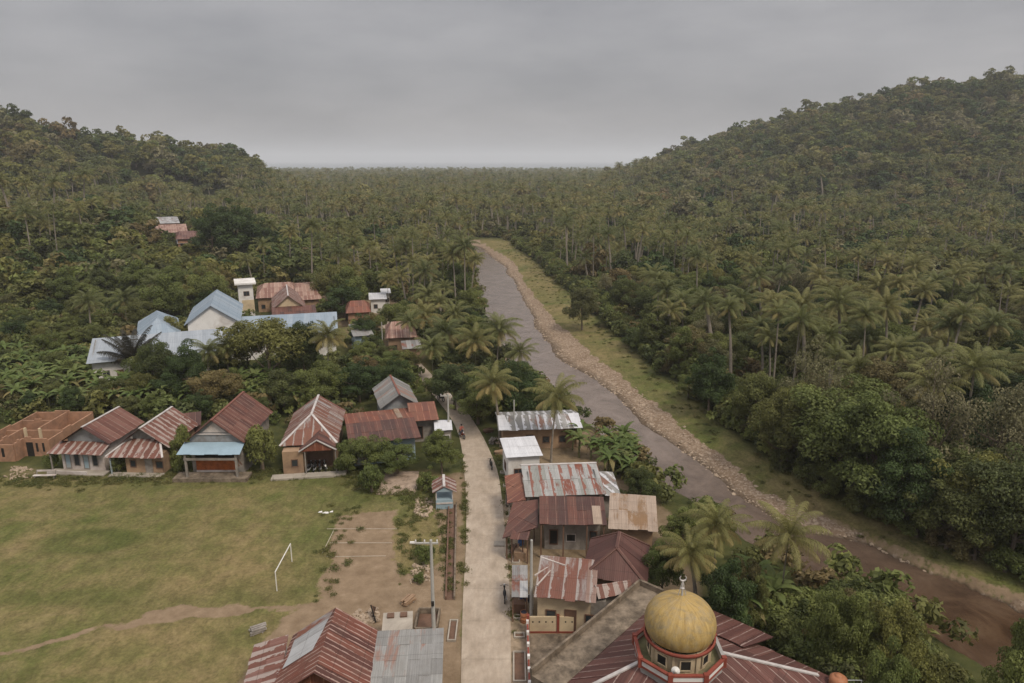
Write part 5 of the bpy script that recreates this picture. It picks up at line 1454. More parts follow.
# ------------------------------------------------------------------ hand-placed trees
palm_px((557, 398), (551, 462), 'tall coconut palm in front of the zinc roof with white ends, right of its middle', 1.08)
palm_px((493, 384), (500, 441), 'thin-trunked coconut palm at the left end of the zinc-roofed long house', 1.0, PALM_GOLD[1])
palm_px((328, 337), (329, 386), 'coconut palm standing alone in front of the right end of the long blue roof', 1.15, PALM_GOLD[1])
palm_px((475, 342), (476, 374), 'yellowing coconut palm by the river bend, left of the wide water', 1.2, PALM_GOLD[0])
palm_px((500, 330), (497, 366), 'dark coconut palm leaning over the river bank, right of the yellowing one', 1.15)
palm_px((446, 333), (447, 366), 'coconut palm left of the yellowing riverside palm', 1.15)
palm_px((424, 316), (424, 350), 'coconut palm above the pink-brown tiled house', 1.15, PALM_GOLD[1])
palm_px((428, 296), (430, 330), 'coconut palm with bushy crown behind the tiled house palms', 1.1)
palm_px((388, 280), (388, 309), 'yellow-green coconut palm above the bright white sheet roof', 0.9, PALM_GOLD[1])
for i, (cx, cy, bx, by, lb) in enumerate(((405, 247, 410, 290, 'leftmost and tallest palm of the riverside row at the far bend'), (436, 253, 438, 288, 'second palm of the riverside row at the far bend'), (447, 250, 448, 288, 'third palm of the riverside row at the far bend'), (457, 255, 458, 290, 'fourth palm of the riverside row at the far bend'), (468, 262, 466, 298, 'palm at the right end of the riverside row, nearest the water'))):
    palm_px((cx, cy), (bx, by), lb, 1.1, group='row of palms at the far river bend')
palm_px((312, 226), (313, 297), 'tallest coconut palm with long bare trunk above the middle village', 1.0)
palm_px((290, 232), (291, 279), 'second tall palm, left of the tallest one above the middle village', 0.95)
palm_px((270, 225), (271, 262), 'tall palm at the edge of the dark dense trees above the middle village', 0.95)
palm_px((338, 226), (339, 280), 'bushy coconut palm right of the tallest palm', 0.95)
palm_px((133, 361), (133, 384), 'dark ragged palm with few upright fronds in front of the long blue-grey roof', 1.0, PALM_DEAD, name='ragged_palm')
palm_px((690, 554), (696, 620), 'golden coconut palm directly behind the dome', 0.78, PALM_GOLD[0])
palm_px((716, 526), (712, 606), 'golden coconut palm right behind the nearest golden palm', 0.82, PALM_GOLD[1])
palm_px((789, 537), (778, 620), 'tall grey-trunked coconut palm at the water side, right of the mosque', 0.92)
palm_px((741, 300), (742, 352), 'large coconut palm with drooping fronds above the right riverbank', 1.1)
palm_px((705, 303), (712, 362), 'coconut palm with curved trunk at the edge of the right riverbank', 0.95)
palm_px((866, 338), (866, 384), 'coconut palm with yellow-brown inner fronds behind the big green trees', 1.15)
palm_px((905, 352), (903, 390), 'widest coconut palm, right behind the big green trees', 1.2)
palm_px((948, 345), (950, 385), 'coconut palm between the big green trees and the dry thicket', 1.1)
palm_px((940, 318), (941, 352), 'upright coconut palm above the dry thicket', 1.1)
palm_px((984, 330), (985, 372), 'coconut palm near the right edge above the dry thicket', 1.1)
palm_px((880, 312), (880, 350), 'pale coconut palm on the terrace behind the big green trees', 1.1)
palm_px((820, 320), (822, 360), 'coconut palm whose crown rises left of the big green trees', 1.05)

tree_px('bush', 263, 426, 470, 34, 'round light green tree between the blue-awning house and the hip-roofed house', idx=0)
tree_px('fresh', 398, 443, 474, 42, 'low spreading tree beside the stone terrace by the lane', idx=1)
tree_px('fresh', 366, 436, 474, 46, 'leafy round tree left of the low spreading tree, in front of the long rust roof', idx=0)
tree_px('bush', 347, 443, 472, 24, 'small bush against the right wall of the hip-roofed house', 'bush', 'bush', idx=1)
tree_px('fresh', 442, 432, 474, 40, 'bright green roadside tree just above the guard hut', idx=2)
tree_px('bush', 428, 470, 490, 22, 'low shrub to the left of the guard hut roof', 'bush', 'bush', idx=2)
tree_px('bush', 185, 428, 466, 26, 'bush growing between the striped-roof house and the blue-awning house', 'bush', 'bush', idx=1)
tree_px('bush', 372, 464, 492, 26, 'low bush trailing down from the leafy tree onto the field edge', 'bush', 'bush', idx=0)
tree_px('bush', 425, 545, 563, 22, 'dark green bush beside the concrete pole', 'bush', 'bush', idx=0)
tree_px('bush', 420, 573, 583, 13, 'tiny shrub among the rubble by the concrete pole', 'bush', 'bush', idx=1)
tree_px('olive', 272, 314, 388, 84, 'large olive tree in front of the long light blue roof', idx=0)
tree_px('olive', 232, 338, 384, 40, 'olive tree left of the large olive tree', idx=1)
tree_px('dark', 190, 350, 402, 44, 'dark round tree in front of the right half of the front blue roof', idx=0)
tree_px('near', 218, 368, 408, 50, 'mid green tree behind the maroon roof of the blue-awning house', idx=1)
tree_px('near', 285, 372, 412, 48, 'brownish-green tree behind the ridge of the hip-roofed house', idx=3)
tree_px('fresh', 322, 362, 408, 52, 'green tree behind the hip-roofed house, left of the zinc gabled house', idx=0)
tree_px('dark', 360, 362, 402, 46, 'dark tree just left of the grey gabled house', idx=1)
tree_px('fresh', 392, 350, 380, 38, 'light tree above the grey gabled house', idx=1)
tree_px('near', 455, 362, 410, 50, 'spreading tree at the inside of the lane bend', idx=0)
tree_px('fresh', 478, 378, 424, 52, 'large rounded tree overhanging the road where it bends', idx=2)
tree_px('dark', 520, 368, 420, 52, 'dark shady tree behind the zinc-roofed long house', idx=0)
tree_px('near', 548, 390, 424, 36, 'small tree by the water behind the zinc roof', idx=2)
tree_px('fresh', 432, 376, 402, 26, 'light green tree beside the bend of the lane', idx=0)
tree_px('near', 330, 268, 304, 44, 'round yellow-green tree at the right end of the middle village', idx=4)
tree_px('dark', 345, 285, 320, 40, 'dark tree below the yellow-green tree of the middle village', idx=1)
tree_px('dark', 238, 204, 262, 54, 'tallest dark dense tree beside the far clearing', idx=1)
tree_px('dark', 214, 212, 262, 40, 'left one of the dark dense trees beside the far clearing', idx=0)
tree_px('dark', 262, 222, 262, 34, 'right one of the dark dense trees beside the far clearing', idx=1)
tree_px('near', 582, 288, 330, 34, 'slender open-crowned tree standing on the grass of the right riverbank', idx=2)
palm_px((208, 352), (209, 388), 'slender palm in front of the right end of the front blue roof', 0.85)
palm_px((228, 346), (229, 386), 'small palm just left of the large olive tree', 0.8)
tree_px('olive', 248, 318, 382, 52, 'olive tree between the two largest blue roofs', idx=1)
tree_px('fresh', 152, 352, 394, 34, 'light green tree just right of the dark ragged palm', idx=0)
tree_px('near', 306, 322, 384, 40, 'brown-green tree right of the large olive tree', idx=2)
tree_px('olive', 174, 315, 354, 30, 'thin feathery tree standing before the twin blue roofs', idx=1)
tree_px('bush', 52, 452, 469, 15, 'dark bush at the left corner of the whitewashed house', 'bush', 'bush', idx=0)
tree_px('bush', 119, 452, 472, 17, 'bush between the whitewashed house and the striped-roof house', 'bush', 'bush', idx=1)
tree_px('bush', 179, 456, 472, 14, 'small bush at the left end of the blue awning', 'bush', 'bush', idx=2)
# right bank, big trees
tree_px('fresh', 838, 378, 480, 116, 'largest fresh green tree on the right bank, spreading over the grass', idx=0)
tree_px('fresh', 868, 392, 508, 110, 'second big green tree, just right of the largest on the right bank', idx=1)
tree_px('dark', 902, 440, 528, 80, 'dark lower tree under the big green trees, closest to the river path', idx=0)
tree_px('near', 786, 385, 468, 64, 'medium green tree left of the largest tree on the right bank', idx=1)
tree_px('near', 752, 372, 438, 50, 'bushy tree with hanging branches further left on the right bank', idx=2)
tree_px('dark', 708, 352, 415, 46, 'dark leafy tree beside the curved-trunk palm', idx=1)
tree_px('fresh', 683, 330, 378, 36, 'light green tree at the start of the right bank wood', idx=2)
tree_px('fresh', 688, 372, 398, 24, 'round low shrub tree standing apart on the right bank', idx=0)
tree_px('near', 652, 305, 352, 40, 'grey-green tree on the upper right bank', idx=3)
tree_px('near', 948, 470, 546, 86, 'tree in shade at the foot of the dry thicket', idx=0)
tree_px('olive', 982, 450, 554, 92, 'yellowish open tree right of the shaded tree', idx=0)
tree_px('near', 1010, 455, 566, 100, 'broad green tree at the right edge over the river path', idx=4)
tree_px('dry', 925, 372, 500, 90, 'bare-branched dry brown tree above the shaded tree', idx=0)
tree_px('dry', 985, 375, 500, 96, 'second dry brown tree, nearest the right edge', idx=1)
tree_px('dry', 800, 345, 440, 70, 'dry twiggy tree left of the palms behind the big green trees', idx=0)
tree_px('dry', 1020, 400, 520, 80, 'third dry tree cut by the right edge', idx=1)
for bx_, by_, bw_ in ((812, 494, 30), (842, 508, 34), (868, 521, 34), (900, 536, 38), (930, 549, 36), (958, 559, 40), (988, 571, 40), (1016, 582, 42), (790, 482, 28), (765, 468, 26)):
    bx_ += 16
    tree_px('darkbush' if bx_ % 4 else 'bush', bx_, by_ - 22, by_, bw_, 'leafy bush at the foot of the right bank trees', 'bush', 'bush', 'bushes along the foot of the right bank wood')
# near right bottom
tree_px('fresh', 662, 540, 600, 44, 'bright green tree against the maroon hip-roofed house', idx=1)
tree_px('fresh', 680, 512, 560, 46, 'leafy tree beside the cream roof at the river edge', idx=2)
tree_px('dark', 722, 562, 640, 60, 'dark tree behind the dome under the golden palms', idx=1)
tree_px('near', 740, 556, 620, 40, 'dim tree under the second golden palm', idx=0)
tree_px('fresh', 828, 584, 676, 54, 'green tree directly right of the mosque roof', idx=0)
tree_px('olive', 885, 598, 700, 60, 'feathery olive tree overhanging the brown river pool', idx=1)
tree_px('fresh', 882, 648, 750, 56, 'dense tree above the orange tank at the bottom edge', idx=1)
tree_px('near', 752, 580, 640, 32, 'tree between the golden palms and the grey-trunked palm', idx=3)
tree_px('fresh', 1005, 612, 760, 80, 'light green tree in the bottom right corner', idx=2)
tree_px('olive', 905, 640, 730, 58, 'feathery tree before the river wall, right of the orange tank', idx=0)
tree_px('fresh', 850, 600, 690, 56, 'leafy tree between the mosque roof and the brown pool', idx=2)
tree_px('near', 640, 470, 512, 40, 'mid green tree by the river behind the rust-streaked roof', idx=3)
tree_px('fresh', 622, 492, 512, 26, 'low bush right of the rust-streaked zinc roof', idx=0)

palm_px((440, 302), (441, 334), 'coconut palm in the cluster between the two bright roofs and the river', 0.9)
palm_px((455, 314), (455, 348), 'coconut palm at the river side of the cluster, above the yellowing one', 0.9)
palm_px((410, 322), (410, 358), 'coconut palm rising over the lane behind the grey gabled house', 0.9)
palm_px((432, 348), (433, 384), 'coconut palm beside the lane, right of the grey gabled house', 0.85)
palm_px((520, 352), (517, 388), 'coconut palm at the water edge above the zinc-roofed long house', 0.85)
tree_px('near', 404, 350, 378, 34, 'tree standing between the pink-brown tiled house and the lane', idx=2)
tree_px('dark', 366, 318, 350, 28, 'dark tree right of the pale blue walled house', idx=0)
# bananas, hand-placed groups
rb = random.Random(5)
for i in range(26):
    px_, py_ = rb.uniform(572, 632), rb.uniform(448, 486)
    if px_ < 600 and py_ > 462: continue
    p = at_h(px_, py_)
    if p.x > float(r_interp(RL, np.array([p.y]))[0]) - 1.5: continue
    banana(p.x, p.y, hgt(p.x, p.y), rb.uniform(0.85, 1.15), 'banana plant between the zinc-roofed houses and the river', 'banana plants by the river', rb)
n_b = 0
while n_b < 150:
    px_, py_ = rb.uniform(-20, 300), rb.uniform(362, 412)
    if px_ > 150 and py_ < 378: continue
    p = at_h(px_, py_)
    if any(math.hypot(p.x - f[0], p.y - f[1]) < max(f[2], f[3]) for f in FOOT): continue
    lab = 'banana plant in the dense grove behind the houses, left of the dark ragged palm' if px_ < 133 else 'banana plant in the grove behind the houses, right of the dark ragged palm'
    banana(p.x, p.y, hgt(p.x, p.y), rb.uniform(0.9, 1.35), lab, 'banana plants left of the ragged palm' if px_ < 133 else 'banana plants right of the ragged palm', rb)
    n_b += 1
for px_, py_ in ((745, 620), (752, 604), (735, 632), (770, 622),):
    p = at_h(px_, py_); banana(p.x, p.y, hgt(p.x, p.y), 1.3, 'banana plant in the shade right of the golden dome', 'banana plants beside the mosque', rb)

# ------------------------------------------------------------------ forests
rng = np.random.RandomState(11)
rv = np.array([[468, 243], [474, 275], [482, 310], [498, 345], [520, 380], [558, 410], [606, 440], [640, 468], [690, 505], [900, 600], [1024, 640], [1024, 575], [900, 535], [800, 478], [745, 447], [700, 405], [608, 330], [565, 290], [530, 258], [500, 236]], float)
PROT = [(84, 332, 345, 354, 125), (136, 305, 345, 335, 135), (180, 288, 245, 335, 140), (236, 314, 342, 334, 140), (234, 276, 325, 318, 165), (150, 213, 202, 246, 240), (362, 294, 392, 303, 165), (386, 322, 425, 331, 125), (372, 376, 422, 440, 90), (395, 340, 500, 470, 82)]
def foot_hit(X, Y, pad):
    out = np.zeros(X.shape, bool)
    for fx, fy, hw, hd, rz in FOOT:
        c, s = cos(-rz), sin(-rz)
        u = (X - fx) * c - (Y - fy) * s; v = (X - fx) * s + (Y - fy) * c
        out |= (np.abs(u) < hw + pad) & (np.abs(v) < hd + pad)
    return out
RC = np.array([(p.x, p.y) for p in ROAD_C])
def cands(y0, y1, sp, xmax, jitter=0.42):
    ys_ = np.arange(y0, y1, sp); X, Y = [], []
    for yy in ys_:
        w = xmax(yy)
        xs_ = np.arange(-w, w, sp)
        X.append(xs_ + rng.uniform(-jitter, jitter, len(xs_)) * sp); Y.append(yy + rng.uniform(-jitter, jitter, len(xs_)) * sp)
    return np.concatenate(X), np.concatenate(Y)
def allowed(X, Y, pad=2.0, h=10.0, crownr=3.5):
    ok = np.ones(X.shape, bool)
    xl, xr, xg, xs = (r_interp(L, Y) for L in (RL, RR, RG, RS))
    nearr = Y < 322
    ok &= ~(nearr & (X > xl - 1.5) & (X < xs + 4.6))
    ok &= ~((Y < np.where(X < -27, 86.5, 97)) & (X < xl) & (X > -200))            # village and field are placed by hand
    ok &= ~foot_hit(X, Y, pad)
    for x, y in RC[::6]: ok &= np.hypot(X - x, Y - y) > 3.0
    for x, y, r in PLACED: ok &= np.hypot(X - x, Y - y) > r
    Z = height(X, Y)
    ub, vb = to_px(X, Y, Z); ut, vt = to_px(X, Y, Z + h)
    sc_ = F_PX / (Y * CP + (CAM_H - Z) * SP)
    for x0, y0, x1, y1, D in PROT:
        hit = (ut + crownr * sc_ * 0.6 > x0) & (ut - crownr * sc_ * 0.6 < x1) & (vt < y1 - 4) & (vb > y0) & (Y < D)
        ok &= ~(hit & (rng.rand(*X.shape) < 0.93))
    # keep the view of the river mostly open
    m_ = nearr & (X < xl)
    if m_.any():
        tip = poly_sd(ut, vt, rv); mid2 = poly_sd((ut + ub) / 2, (vt + vb) / 2, rv)
        ok &= ~(m_ & ((tip > 3) | (mid2 > 3)) & (rng.rand(*X.shape) < 0.97))
    ok &= Y < 2050
    return ok, Z, ut, vt, vb
def hillness(X, Y):
    return hills(X, Y)
trees_all = []   # x, y, z, kind(0 palm 1 broad), scale, inframe
def add_zone(y0, y1, sp, hill_only=False):
    X, Y = cands(y0, y1, sp, lambda yy: yy * 0.86 + 60)
    hl = hillness(X, Y)
    if hill_only:
        q_ = hl > 6; X, Y, hl = X[q_], Y[q_], hl[q_]
    right = X > r_interp(RR, Y)
    nz = vnoise(X, Y, 28, 13) + 0.5 * vnoise(X, Y, 9, 17)
    pp = np.where(hl > 26, -0.3, np.where(hl > 8, 0.35, 0.70))
    pp = np.where((Y < 190) & right, 0.40, pp)
    pp = np.where((X / Y > 0.22) & (Y > 130) & (Y < 520) & (hl <= 20), 0.34, pp)
    pp = np.where((X < 0) & (Y < 330) & ~right, 0.08, pp)
    pp = np.where((X > -40) & (X < 0) & (Y < 330) & (Y > 150), 0.55, pp)
    pp = np.where(hl > 20, 0, np.clip(pp + 0.50 * nz, 0.02, 0.97))
    isp = rng.rand(*X.shape) < pp
    hh = np.where(isp, 12.0, 8.5)
    gard = (X < 0) & (Y < 150)
    hh = np.where(gard, 5.5, hh)
    ok, Z, ut, vt, vb = allowed(X, Y, h=hh)
    s = rng.uniform(0.75, 1.2, X.shape) * np.where(isp, 1.0, 0.92 + 0.25 * nz.clip(-1, 1))
    s = np.where((~isp) & (sp > 9) & (hl > 8), s * 1.15, s)
    s = np.where((~isp) & (hl > 8), s * rng.uniform(0.75, 1.35, X.shape), s)
    big = (~isp) & (rng.rand(*X.shape) < 0.09) & (Y > 340)
    s = np.where(big, rng.uniform(1.5, 2.1, X.shape), s)
    s = np.where(isp, s * rng.uniform(0.82, 1.15, X.shape), s)
    s = np.where(Y > 1200, np.minimum(s, 0.95), s)
    s = np.where(gard & ~isp, s * 0.55, s)
    isp = np.where(gard, isp & (rng.rand(*X.shape) < 0.25), isp)
    infr = (ut > -30) & (ut < W_PX + 30) & (vt < H_PX + 40)
    for k in np.nonzero(ok)[0]:
        trees_all.append((X[k], Y[k], Z[k], 0 if isp[k] else 1, s[k], infr[k]))
add_zone(44, 170, 5.6)
add_zone(170, 420, 6.4)
add_zone(420, 800, 8.0)
add_zone(300, 900, 7.5, True)
add_zone(800, 1300, 10.5)
add_zone(1300, 2060, 13.0)
TA = np.array(trees_all, float)
dist = np.hypot(TA[:, 0], TA[:, 1])
order = np.argsort(dist)
ind = {0: [], 1: []}
already = {0: 30, 1: 58}
taken = np.zeros(len(TA), bool)
for k in order:
    kd = int(TA[k, 3])
    if TA[k, 5] > 0.5 and len(ind[kd]) < 300 - already[kd]:
        ind[kd].append(k); taken[k] = True
def zone_label(x, y, kd):
    right = x > float(r_interp(RR, np.array([y]))[0])
    hi = float(hillness(np.array([x]), np.array([y]))[0]) > 8
    if right: place = 'in the wood on the near right bank of the river' if y < 130 else ('in the crowded grove farther back right of the river' if not hi else 'low on the slope of the right-hand hill')
    else: place = 'in the thicket around the blue-roofed buildings' if y < 150 else ('on the left hillside below the far clearing' if x < -55 else 'in the grove left of the far river bend')
    what = 'coconut palm' if kd == 0 else 'leafy tree'
    return what + ' ' + place, ('palms ' if kd == 0 else 'trees ') + place
rg = random.Random(21)
for k in ind[0]:
    x, y, z, _, s, _ = TA[k]
    lb, gp = zone_label(x, y, 0)
    lean = rg.uniform(0.1, 1.6)
    near_ = y < 150
    palm(x, y, z, rg.uniform(8.5, 13.0 if x > 30 else 14.5) * s if y > 150 or x > 0 else rg.uniform(5, 8) * s, lean, rg.uniform(0, 6.28), lb, gp, rg.choice(PALM_C if y < 170 else PALM_MID), rg.uniform(0.72, 1.12), rng=rg)
for k in ind[1]:
    x, y, z, _, s, _ = TA[k]
    lb, gp = zone_label(x, y, 1)
    key = (rg.choice(['mid', 'midfresh']) if x < 0 else rg.choice(['mid', 'mid', 'midfresh', 'olive', 'dry'])) if y > 170 else rg.choice(['near', 'near', 'near', 'fresh', 'dark', 'dry' if x > 0 else 'fresh'])
    tree(key, x, y, z, s, s * rg.uniform(0.8, 1.15), lb, gp, rng=rg)

# the rest of the wood: one object per kind, small meshes set on points
def scatter(name, meshes, P, S, idx, seed, squash=None, label=None, rot_tilt=0.0):
    n = len(P)
    rs = np.random.RandomState(seed)
    me = bpy.data.meshes.new(name)
    me.vertices.add(n); me.vertices.foreach_set('co', P.reshape(-1).astype(np.float32))
    sc_ = np.stack([S, S, S * (1 if squash is None else squash)], -1)
    a = me.attributes.new('scl', 'FLOAT_VECTOR', 'POINT'); a.data.foreach_set('vector', sc_.reshape(-1).astype(np.float32))
    rt = np.stack([rs.normal(0, rot_tilt + 1e-6, n), rs.normal(0, rot_tilt + 1e-6, n), rs.uniform(0, 6.28, n)], -1)
    a = me.attributes.new('rot', 'FLOAT_VECTOR', 'POINT'); a.data.foreach_set('vector', rt.reshape(-1).astype(np.float32))
    a = me.attributes.new('idx', 'INT', 'POINT'); a.data.foreach_set('value', idx.astype(np.int32))
    col = bpy.data.collections.new(name + '_kinds')
    for i, m_ in enumerate(meshes):
        o = bpy.data.objects.new('%s_%02d' % (name, i), m_); col.objects.link(o)
    o = link(name, me)
    ng = bpy.data.node_groups.new(name, 'GeometryNodeTree')
    ng.interface.new_socket('Geometry', in_out='INPUT', socket_type='NodeSocketGeometry')
    ng.interface.new_socket('Geometry', in_out='OUTPUT', socket_type='NodeSocketGeometry')
    nn, ll = ng.nodes, ng.links
    gi, go = nn.new('NodeGroupInput'), nn.new('NodeGroupOutput')
    ci = nn.new('GeometryNodeCollectionInfo'); ci.inputs['Collection'].default_value = col
    ci.inputs['Separate Children'].default_value = True; ci.inputs['Reset Children'].default_value = True
    ip = nn.new('GeometryNodeInstanceOnPoints'); ip.inputs['Pick Instance'].default_value = True
    def na(nm, ty):
        q = nn.new('GeometryNodeInputNamedAttribute'); q.data_type = ty; q.inputs['Name'].default_value = nm
        return [s for s in q.outputs if s.enabled and s.name == 'Attribute'][0]
    e2r = nn.new('FunctionNodeEulerToRotation')
    ll.new(na('rot', 'FLOAT_VECTOR'), e2r.inputs[0])
    ll.new(gi.outputs[0], ip.inputs['Points']); ll.new(ci.outputs[0], ip.inputs['Instance'])
    ll.new(na('idx', 'INT'), ip.inputs['Instance Index']); ll.new(e2r.outputs[0], ip.inputs['Rotation'])
    ll.new(na('scl', 'FLOAT_VECTOR'), ip.inputs['Scale']); ll.new(ip.outputs[0], go.inputs[0])
    md = o.modifiers.new('scatter', 'NODES'); md.node_group = ng
    return tag(o, label, kind='stuff')
def joined(meshes):
    """one mesh out of (mesh, matrix) pairs, keeping tint/age"""
    vs, fs, ti, ag, mi, mats = [], [], [], [], [], []
    off = 0
    for me, mt in meshes:
        co = np.zeros(len(me.vertices) * 3, np.float32); me.vertices.foreach_get('co', co); co = co.reshape(-1, 3)
        A = np.array(mt)
        vs.append(co @ A[:3, :3].T + A[:3, 3])
        for m_ in me.materials:
            if m_ not in mats: mats.append(m_)
        k = mats.index(me.materials[0])
        for p in me.polygons: fs.append([v + off for v in p.vertices]); mi.append(k)
        nf = len(me.polygons)
        for nm, L in (('tint', ti), ('age', ag)):
            if nm in me.attributes:
                b_ = np.zeros(nf, np.float32); me.attributes[nm].data.foreach_get('value', b_); L.append(b_)
            else: L.append(np.full(nf, 0.0 if nm == 'age' else 0.5))
        off += len(co)
    out = bpy.data.meshes.new('joined')
    out.from_pydata(np.concatenate(vs).tolist(), [], fs)
    for m_ in mats: out.materials.append(m_)
    out.polygons.foreach_set('material_index', mi)
    for nm, L in (('tint', ti), ('age', ag)):
        a = out.attributes.new(nm, 'FLOAT', 'FACE'); a.data.foreach_set('value', np.concatenate(L))
    return out
FARC = [palm_crown(260 + i, nf=13 + 2 * i, nleaf=6, lw=0.3, ll=0.85, L=3.5 + 0.15 * i, skirt=0.1 + 0.08 * i) for i in range(6)]
FAR_PALM = []
for i, c_ in enumerate(FARC):
    h_ = 9.0 + i * 1.1; ln = (0.3, 1.4, 0.8, 2.2, 0.5, 1.6)[i]
    FAR_PALM.append(joined([(PALM_T, Matrix.Diagonal((ln, 1, h_ / 10, 1))), (c_, Matrix.Translation((ln, 0, h_)))]))
FAR_BROAD = [joined([(far_tree(400 + i, [M['leaf'], M['leaf'], M['leaf'], M['leaf_fresh'], M['leaf_olive'], M['leaf_dark'], M['leaf_dry']][i]), Matrix.Identity(4)), (T['mid'][0][1], Matrix.Diagonal((1, 1, 0.75, 1)))]) for i in range(7)]
rest = TA[~taken]
pa, br = rest[rest[:, 3] < 0.5], rest[rest[:, 3] > 0.5]
print('palms', len(pa), 'broadleaf', len(br))
rs = np.random.RandomState(3)
scatter('palm_forest', FAR_PALM, pa[:, :3], pa[:, 4] * rs.uniform(0.8, 1.12, len(pa)), rs.randint(0, 6, len(pa)), 1, rot_tilt=0.05, label='coconut palms covering the far plain')
pk = rs.choice(7, len(br), p=[.16, .16, .16, .12, .16, .14, .10])
scatter('mixed_forest', FAR_BROAD, br[:, :3], br[:, 4], pk, 2, squash=rs.uniform(0.65, 1.05, len(br)), label='mixed broadleaf forest on the hills')
def pts_poly(px, n, h=0.0):
    Pp = poly_px(px, h); lo, hi = Pp.min(0), Pp.max(0)
    q = rng.uniform(lo, hi, (n * 3, 2)); q = q[poly_sd(q[:, 0], q[:, 1], Pp) > 0][:n]
    return q
def pts_along(px, n, w, h=0.0):
    Pp = poly_px(px, h); d = np.hypot(*np.diff(Pp, axis=0).T); cum = np.concatenate([[0], np.cumsum(d)])
    t = rng.uniform(0, cum[-1], n)
    return np.stack([np.interp(t, cum, Pp[:, 0]) + rng.normal(0, w, n), np.interp(t, cum, Pp[:, 1]) + rng.normal(0, w, n)], -1)
# undergrowth
xe = rng.uniform(42, 300, 420)
SHR = []
for i in range(3):
    V, t, _ = crown(500 + i, 1.5, 1.1, 0.7, 14, 380, 0.22, rc=0.38, lowcut=-0.6)
    SHR.append(quad_mesh('shrub', V, t, M['leaf'] if i else M['leaf_fresh']))
SHR += [T['bush'][0][0], T['darkbush'][0][0], T['bush'][1][0]]
X, Y = cands(45, 330, 2.9, lambda yy: yy * 0.86 + 30)
xl, xr, xg, xs = (r_interp(L, Y) for L in (RL, RR, RG, RS))
ok = ~((X > xl - 0.8) & (X < xs + 0.6) & (Y < 322)) & ~((Y < 86) & (X < xl - 6)) & ~foot_hit(X, Y, 1.6)
for x, y in RC[::4]: ok &= np.hypot(X - x, Y - y) > 3.2
ok &= ~((poly_sd(X, Y, poly_px([(240, 285), (330, 275), (430, 290), (425, 365), (440, 400), (352, 350), (330, 320)])) > 0) & (rng.rand(*X.shape) < 0.6))
X, Y = X[ok], Y[ok]
X = np.concatenate([X, r_interp(RS, xe) + rng.uniform(1.3, 6.0, len(xe))]); Y = np.concatenate([Y, xe]); n_e = len(xe)
P = np.stack([X, Y, height(X, Y)], -1)
Bq = pts_poly([(740, 622), (800, 622), (850, 614), (900, 645), (950, 690), (930, 760), (800, 780), (826, 690)], 110)
Bq = Bq[~foot_hit(Bq[:, 0], Bq[:, 1], 0.3)]; Bq = Bq[Bq[:, 0] < r_interp(RL, Bq[:, 1]) - 1.2]
n_e += len(Bq); P = np.concatenate([P, np.stack([Bq[:, 0], Bq[:, 1], height(Bq[:, 0], Bq[:, 1])], -1)])
scatter('undergrowth', SHR, P, np.concatenate([rs.uniform(0.7, 1.9, len(P) - n_e), rs.uniform(0.55, 1.15, n_e)]), np.concatenate([rs.randint(0, 3, len(P) - n_e), rs.randint(3, 6, n_e)]), 4, label='undergrowth below the trees')
# weeds: tufts along the houses, the banks and scattered on the field
WD = []
for i in range(3):
    r_ = np.random.RandomState(600 + i); n = 90
    C = r_.normal(0, 0.22, (n, 3)) * np.array([1, 1, 0.0]); C[:, 2] = r_.uniform(0.03, 0.22, n)
    WD.append(quad_mesh('weed', leaf_quads(r_, C, unit(r_.normal(size=(n, 3)) + np.array([0, 0, .6])), 0.10, 0.35), r_.uniform(0.2, 0.9, n), M['weed']))
q = [pts_along([(-60, 484), (0, 483), (110, 481), (180, 478), (300, 474), (345, 474), (375, 490), (430, 498)], 700, 0.75),
     pts_along([(372, 500), (345, 512), (335, 540), (322, 596)], 40, 0.9),
     pts_poly([(396, 505), (428, 500), (424, 580), (400, 590)], 60),
     pts_along([(440, 505), (449, 560), (446, 590)], 70, 0.4),
     pts_along([(462, 590), (465, 500), (462, 455)], 45, 0.15), pts_along([(516, 640), (511, 560), (505, 480), (492, 440)], 70, 0.15)]
n_w = 500
yy = rng.uniform(40, 300, n_w); xsv = r_interp(RS, yy); xgv = r_interp(RG, yy)
q.append(np.stack([xgv + (xsv - xgv) * rng.beta(2.2, 0.9, n_w) + rng.normal(0, 0.5, n_w), yy], -1))
q = np.concatenate(q)
P = np.stack([q[:, 0], q[:, 1], height(q[:, 0], q[:, 1])], -1)
scatter('weeds', WD, P, rs.uniform(0.35, 1.1, len(P)), rs.randint(0, 3, len(P)), 6, label='weeds and tall grass tufts')
# river stones
ST = []
M['stone'] = plain('river_stone', (0.31, 0.24, 0.175), 0.9, 0.3, 2.0)
for i in range(4):
    r_ = random.Random(700 + i); mb = MB()
    import bmesh
    bm = bmesh.new(); bmesh.ops.create_icosphere(bm, subdivisions=1, radius=0.2)
    for v in bm.verts: v.co = Vector((v.co.x * 1.3, v.co.y, v.co.z * 0.55)) * r_.uniform(0.75, 1.25)
    me = bpy.data.meshes.new('stone'); bm.to_mesh(me); bm.free(); me.materials.append(M['stone']); ST.append(me)
n = 5200
yy = 38 + (rng.rand(n) ** 1.3) * 250
a_, c_ = r_interp(RR, yy), r_interp(RG, yy)
f = rng.beta(1.3, 1.5, n)
X = a_ - 0.6 + (c_ - a_ + 0.8) * f
e = rng.rand(n) < 0.10
X = np.where(e, r_interp(RL, yy) + rng.rand(n) * (a_ - r_interp(RL, yy)) * rng.rand(n) , X)
e2 = (rng.rand(n) < 0.05); X = np.where(e2, r_interp(RL, yy) - rng.rand(n) * 0.8, X)
P = np.stack([X, yy, height(X, yy)], -1)
keep = (P[:, 2] > WATER_Z - 0.25)
P = P[keep]
